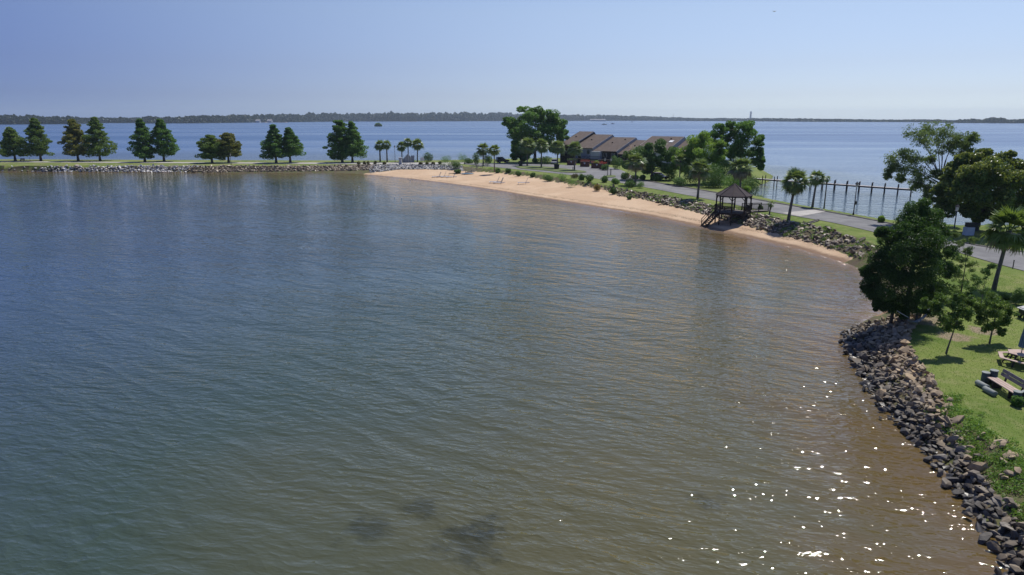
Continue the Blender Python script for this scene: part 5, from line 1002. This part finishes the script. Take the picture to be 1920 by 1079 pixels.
def far_bits():
    for px0, px1, py, lab in ((480, 503, 229.6, 'pale sandy cove left part on the far wooded shore'), (508, 540, 229.6, 'pinkish sandy beach on the far wooded shore'), (755, 782, 227.9, 'pale clearing strip low on the far shore')):
        a, b_ = G(px0, py + .5), G(px1, py + .5); tag(MB().beam((a[0], a[1] - 20, .6), (b_[0], b_[1] - 20, .6), 30, 1.6).build('sand_bar', 'far_sand'), kind='structure')
    for px, py, w, lab in ((484, 228.3, 14, 'tiny pale house on the far shore above the sandy cove'), (506, 228, 16, 'tiny white house on the far shore beside the pinkish beach'), (1117, 225.6, 60, 'pale long building on the far shore above the townhouse roofs'), (790, 225.4, 26, 'tiny grey house in a clearing of the far shore'), (1130, 225.8, 26, 'tiny roof right of the pale long building')):
        Y = G(px, py + 2)[1] - 25; x = Xat(px, py, Y); root = empty('far_house', (x, Y, 0)); tag(root, lab, 'house')
        MB().prism([(-6, -1), (-6, 7), (6, 7), (6, -1)], -w / 2, w / 2).build('wall', 'siding_pale', root); MB().prism([(-7, 7.02), (0, 11), (7, 7.02)], -w / 2 - 1, w / 2 + 1).build('roof', 'stack_grey', root)
    Y = 6000.; x = Xat(1407, 224, Y); h = Zat(1407, 209.5, Y); root = empty('smokestack', (x, Y, 0)); tag(root, 'tall thin smokestack on the horizon above the airy tree', 'smokestack')
    MB().lathe([(9, -2), (8.6, h * .3), (7.2, h - 8)], 16).build('shaft', 'stack_grey', root, sm=True); MB().lathe([(7.6, h - 8), (7.6, h)], 16).build('rim', 'stack_grey', root)
    for px, t, lab in ((1262, 214, 'thin mast on the horizon above the rightmost townhouse'), (1096, 213, 'thin mast faint on the far wooded shore')):
        Y = 4300.; x = Xat(px, 224, Y); h = Zat(px, t, Y); tag(MB().tube([(0, 0, 0), (0, 0, h)], [1.4, .7], 6).build('radio_mast', 'stack_grey', None, (x, Y, 0)), lab, 'mast')
    # island
    p = G(709, 237.5); root = empty('islet', (p[0], p[1], 0)); tag(root, 'small bushy islet alone in the outer lake', 'islet'); k = p[1] / F
    MB().lathe([(6.5 * k, -1), (6 * k, .5), (2 * k, 1.2)], 14).build('shoal', 'far_earth', root); link('bushes', crown_mesh('bushes', [(-2 * k, 0, 3 * k, 4 * k, 4 * k, 3 * k), (1 * k, 0, 3.6 * k, 3.5 * k, 3 * k, 3 * k), (5 * k, 0, 2 * k, 2 * k, 2 * k, 2 * k), (-4.5 * k, 0, 1.8 * k, 2 * k, 2 * k, 1.5 * k)], 260, 2.2, .6), 'broad_leaf', root)
    for px, py, L_, lab in ((1133, 234.2, 12, 'nearer dark motor boat on the outer lake above the townhouses'), (1149, 232.8, 10, 'farther pale motor boat on the outer lake above the townhouses'), (1185, 229.5, 10, 'tiny boat near the far shore right of the two others')):
        p = G(px, py); root = empty('motor_boat', (p[0], p[1], 0), .2); tag(root, lab, 'boat')
        MB().add([(-L_/2, -1.6, -.3), (L_*.25, -1.6, -.3), (L_/2, 0, .1), (L_*.25, 1.6, -.3), (-L_/2, 1.6, -.3), (-L_/2, -1.9, 1.2), (L_*.25, -1.9, 1.4), (L_*.56, 0, 1.7), (L_*.25, 1.9, 1.4), (-L_/2, 1.9, 1.2)], [(0,1,2,3,4),(9,8,7,6,5),(0,5,6,1),(1,6,7,2),(2,7,8,3),(3,8,9,4),(4,9,5,0)]).build('hull', 'metal_dark' if 'dark' in lab else 'stack_grey', root)
        MB().box((-.5, 0, 2.0), (L_ * .3, 2.2, 1.5)).build('cabin', 'siding_grey', root, bevel=.1)
    Y = 90.; tag(MB().add([(-.3, 0, .08), (0, .08, 0), (0, -.1, 0), (.3, 0, .08), (0, .2, 0), (0, -.2, -.02), (0, 0, .05), (0, 0, -.05)], [(0,1,6,2),(3,2,6,1),(0,2,7,1),(3,1,7,2),(4,1,6),(5,2,7),(4,7,1)]).build('bird', 'metal_dark', None, (Xat(1452, 22, Y), Y, Zat(1452, 22, Y))), 'tiny dark bird high in the sky at the upper right', 'bird')
far_bits()

# ------------------------------------------------------------------ haze
m = bpy.data.materials.new('haze'); m.use_nodes = True; nt_ = m.node_tree; nt_.nodes.remove(nt_.nodes['Principled BSDF']); pv = nt_.nodes.new('ShaderNodeVolumePrincipled')
pv.inputs['Color'].default_value = (.72, .86, 1, 1); pv.inputs['Density'].default_value = .00009; pv.inputs['Anisotropy'].default_value = .3
nt_.links.new(pv.outputs[0], nt_.nodes['Material Output'].inputs['Volume']); MATS['haze'] = m
tag(MB().box((0, 3150, 39), (9600, 6900, 92)).build('haze', 'haze'), kind='stuff')
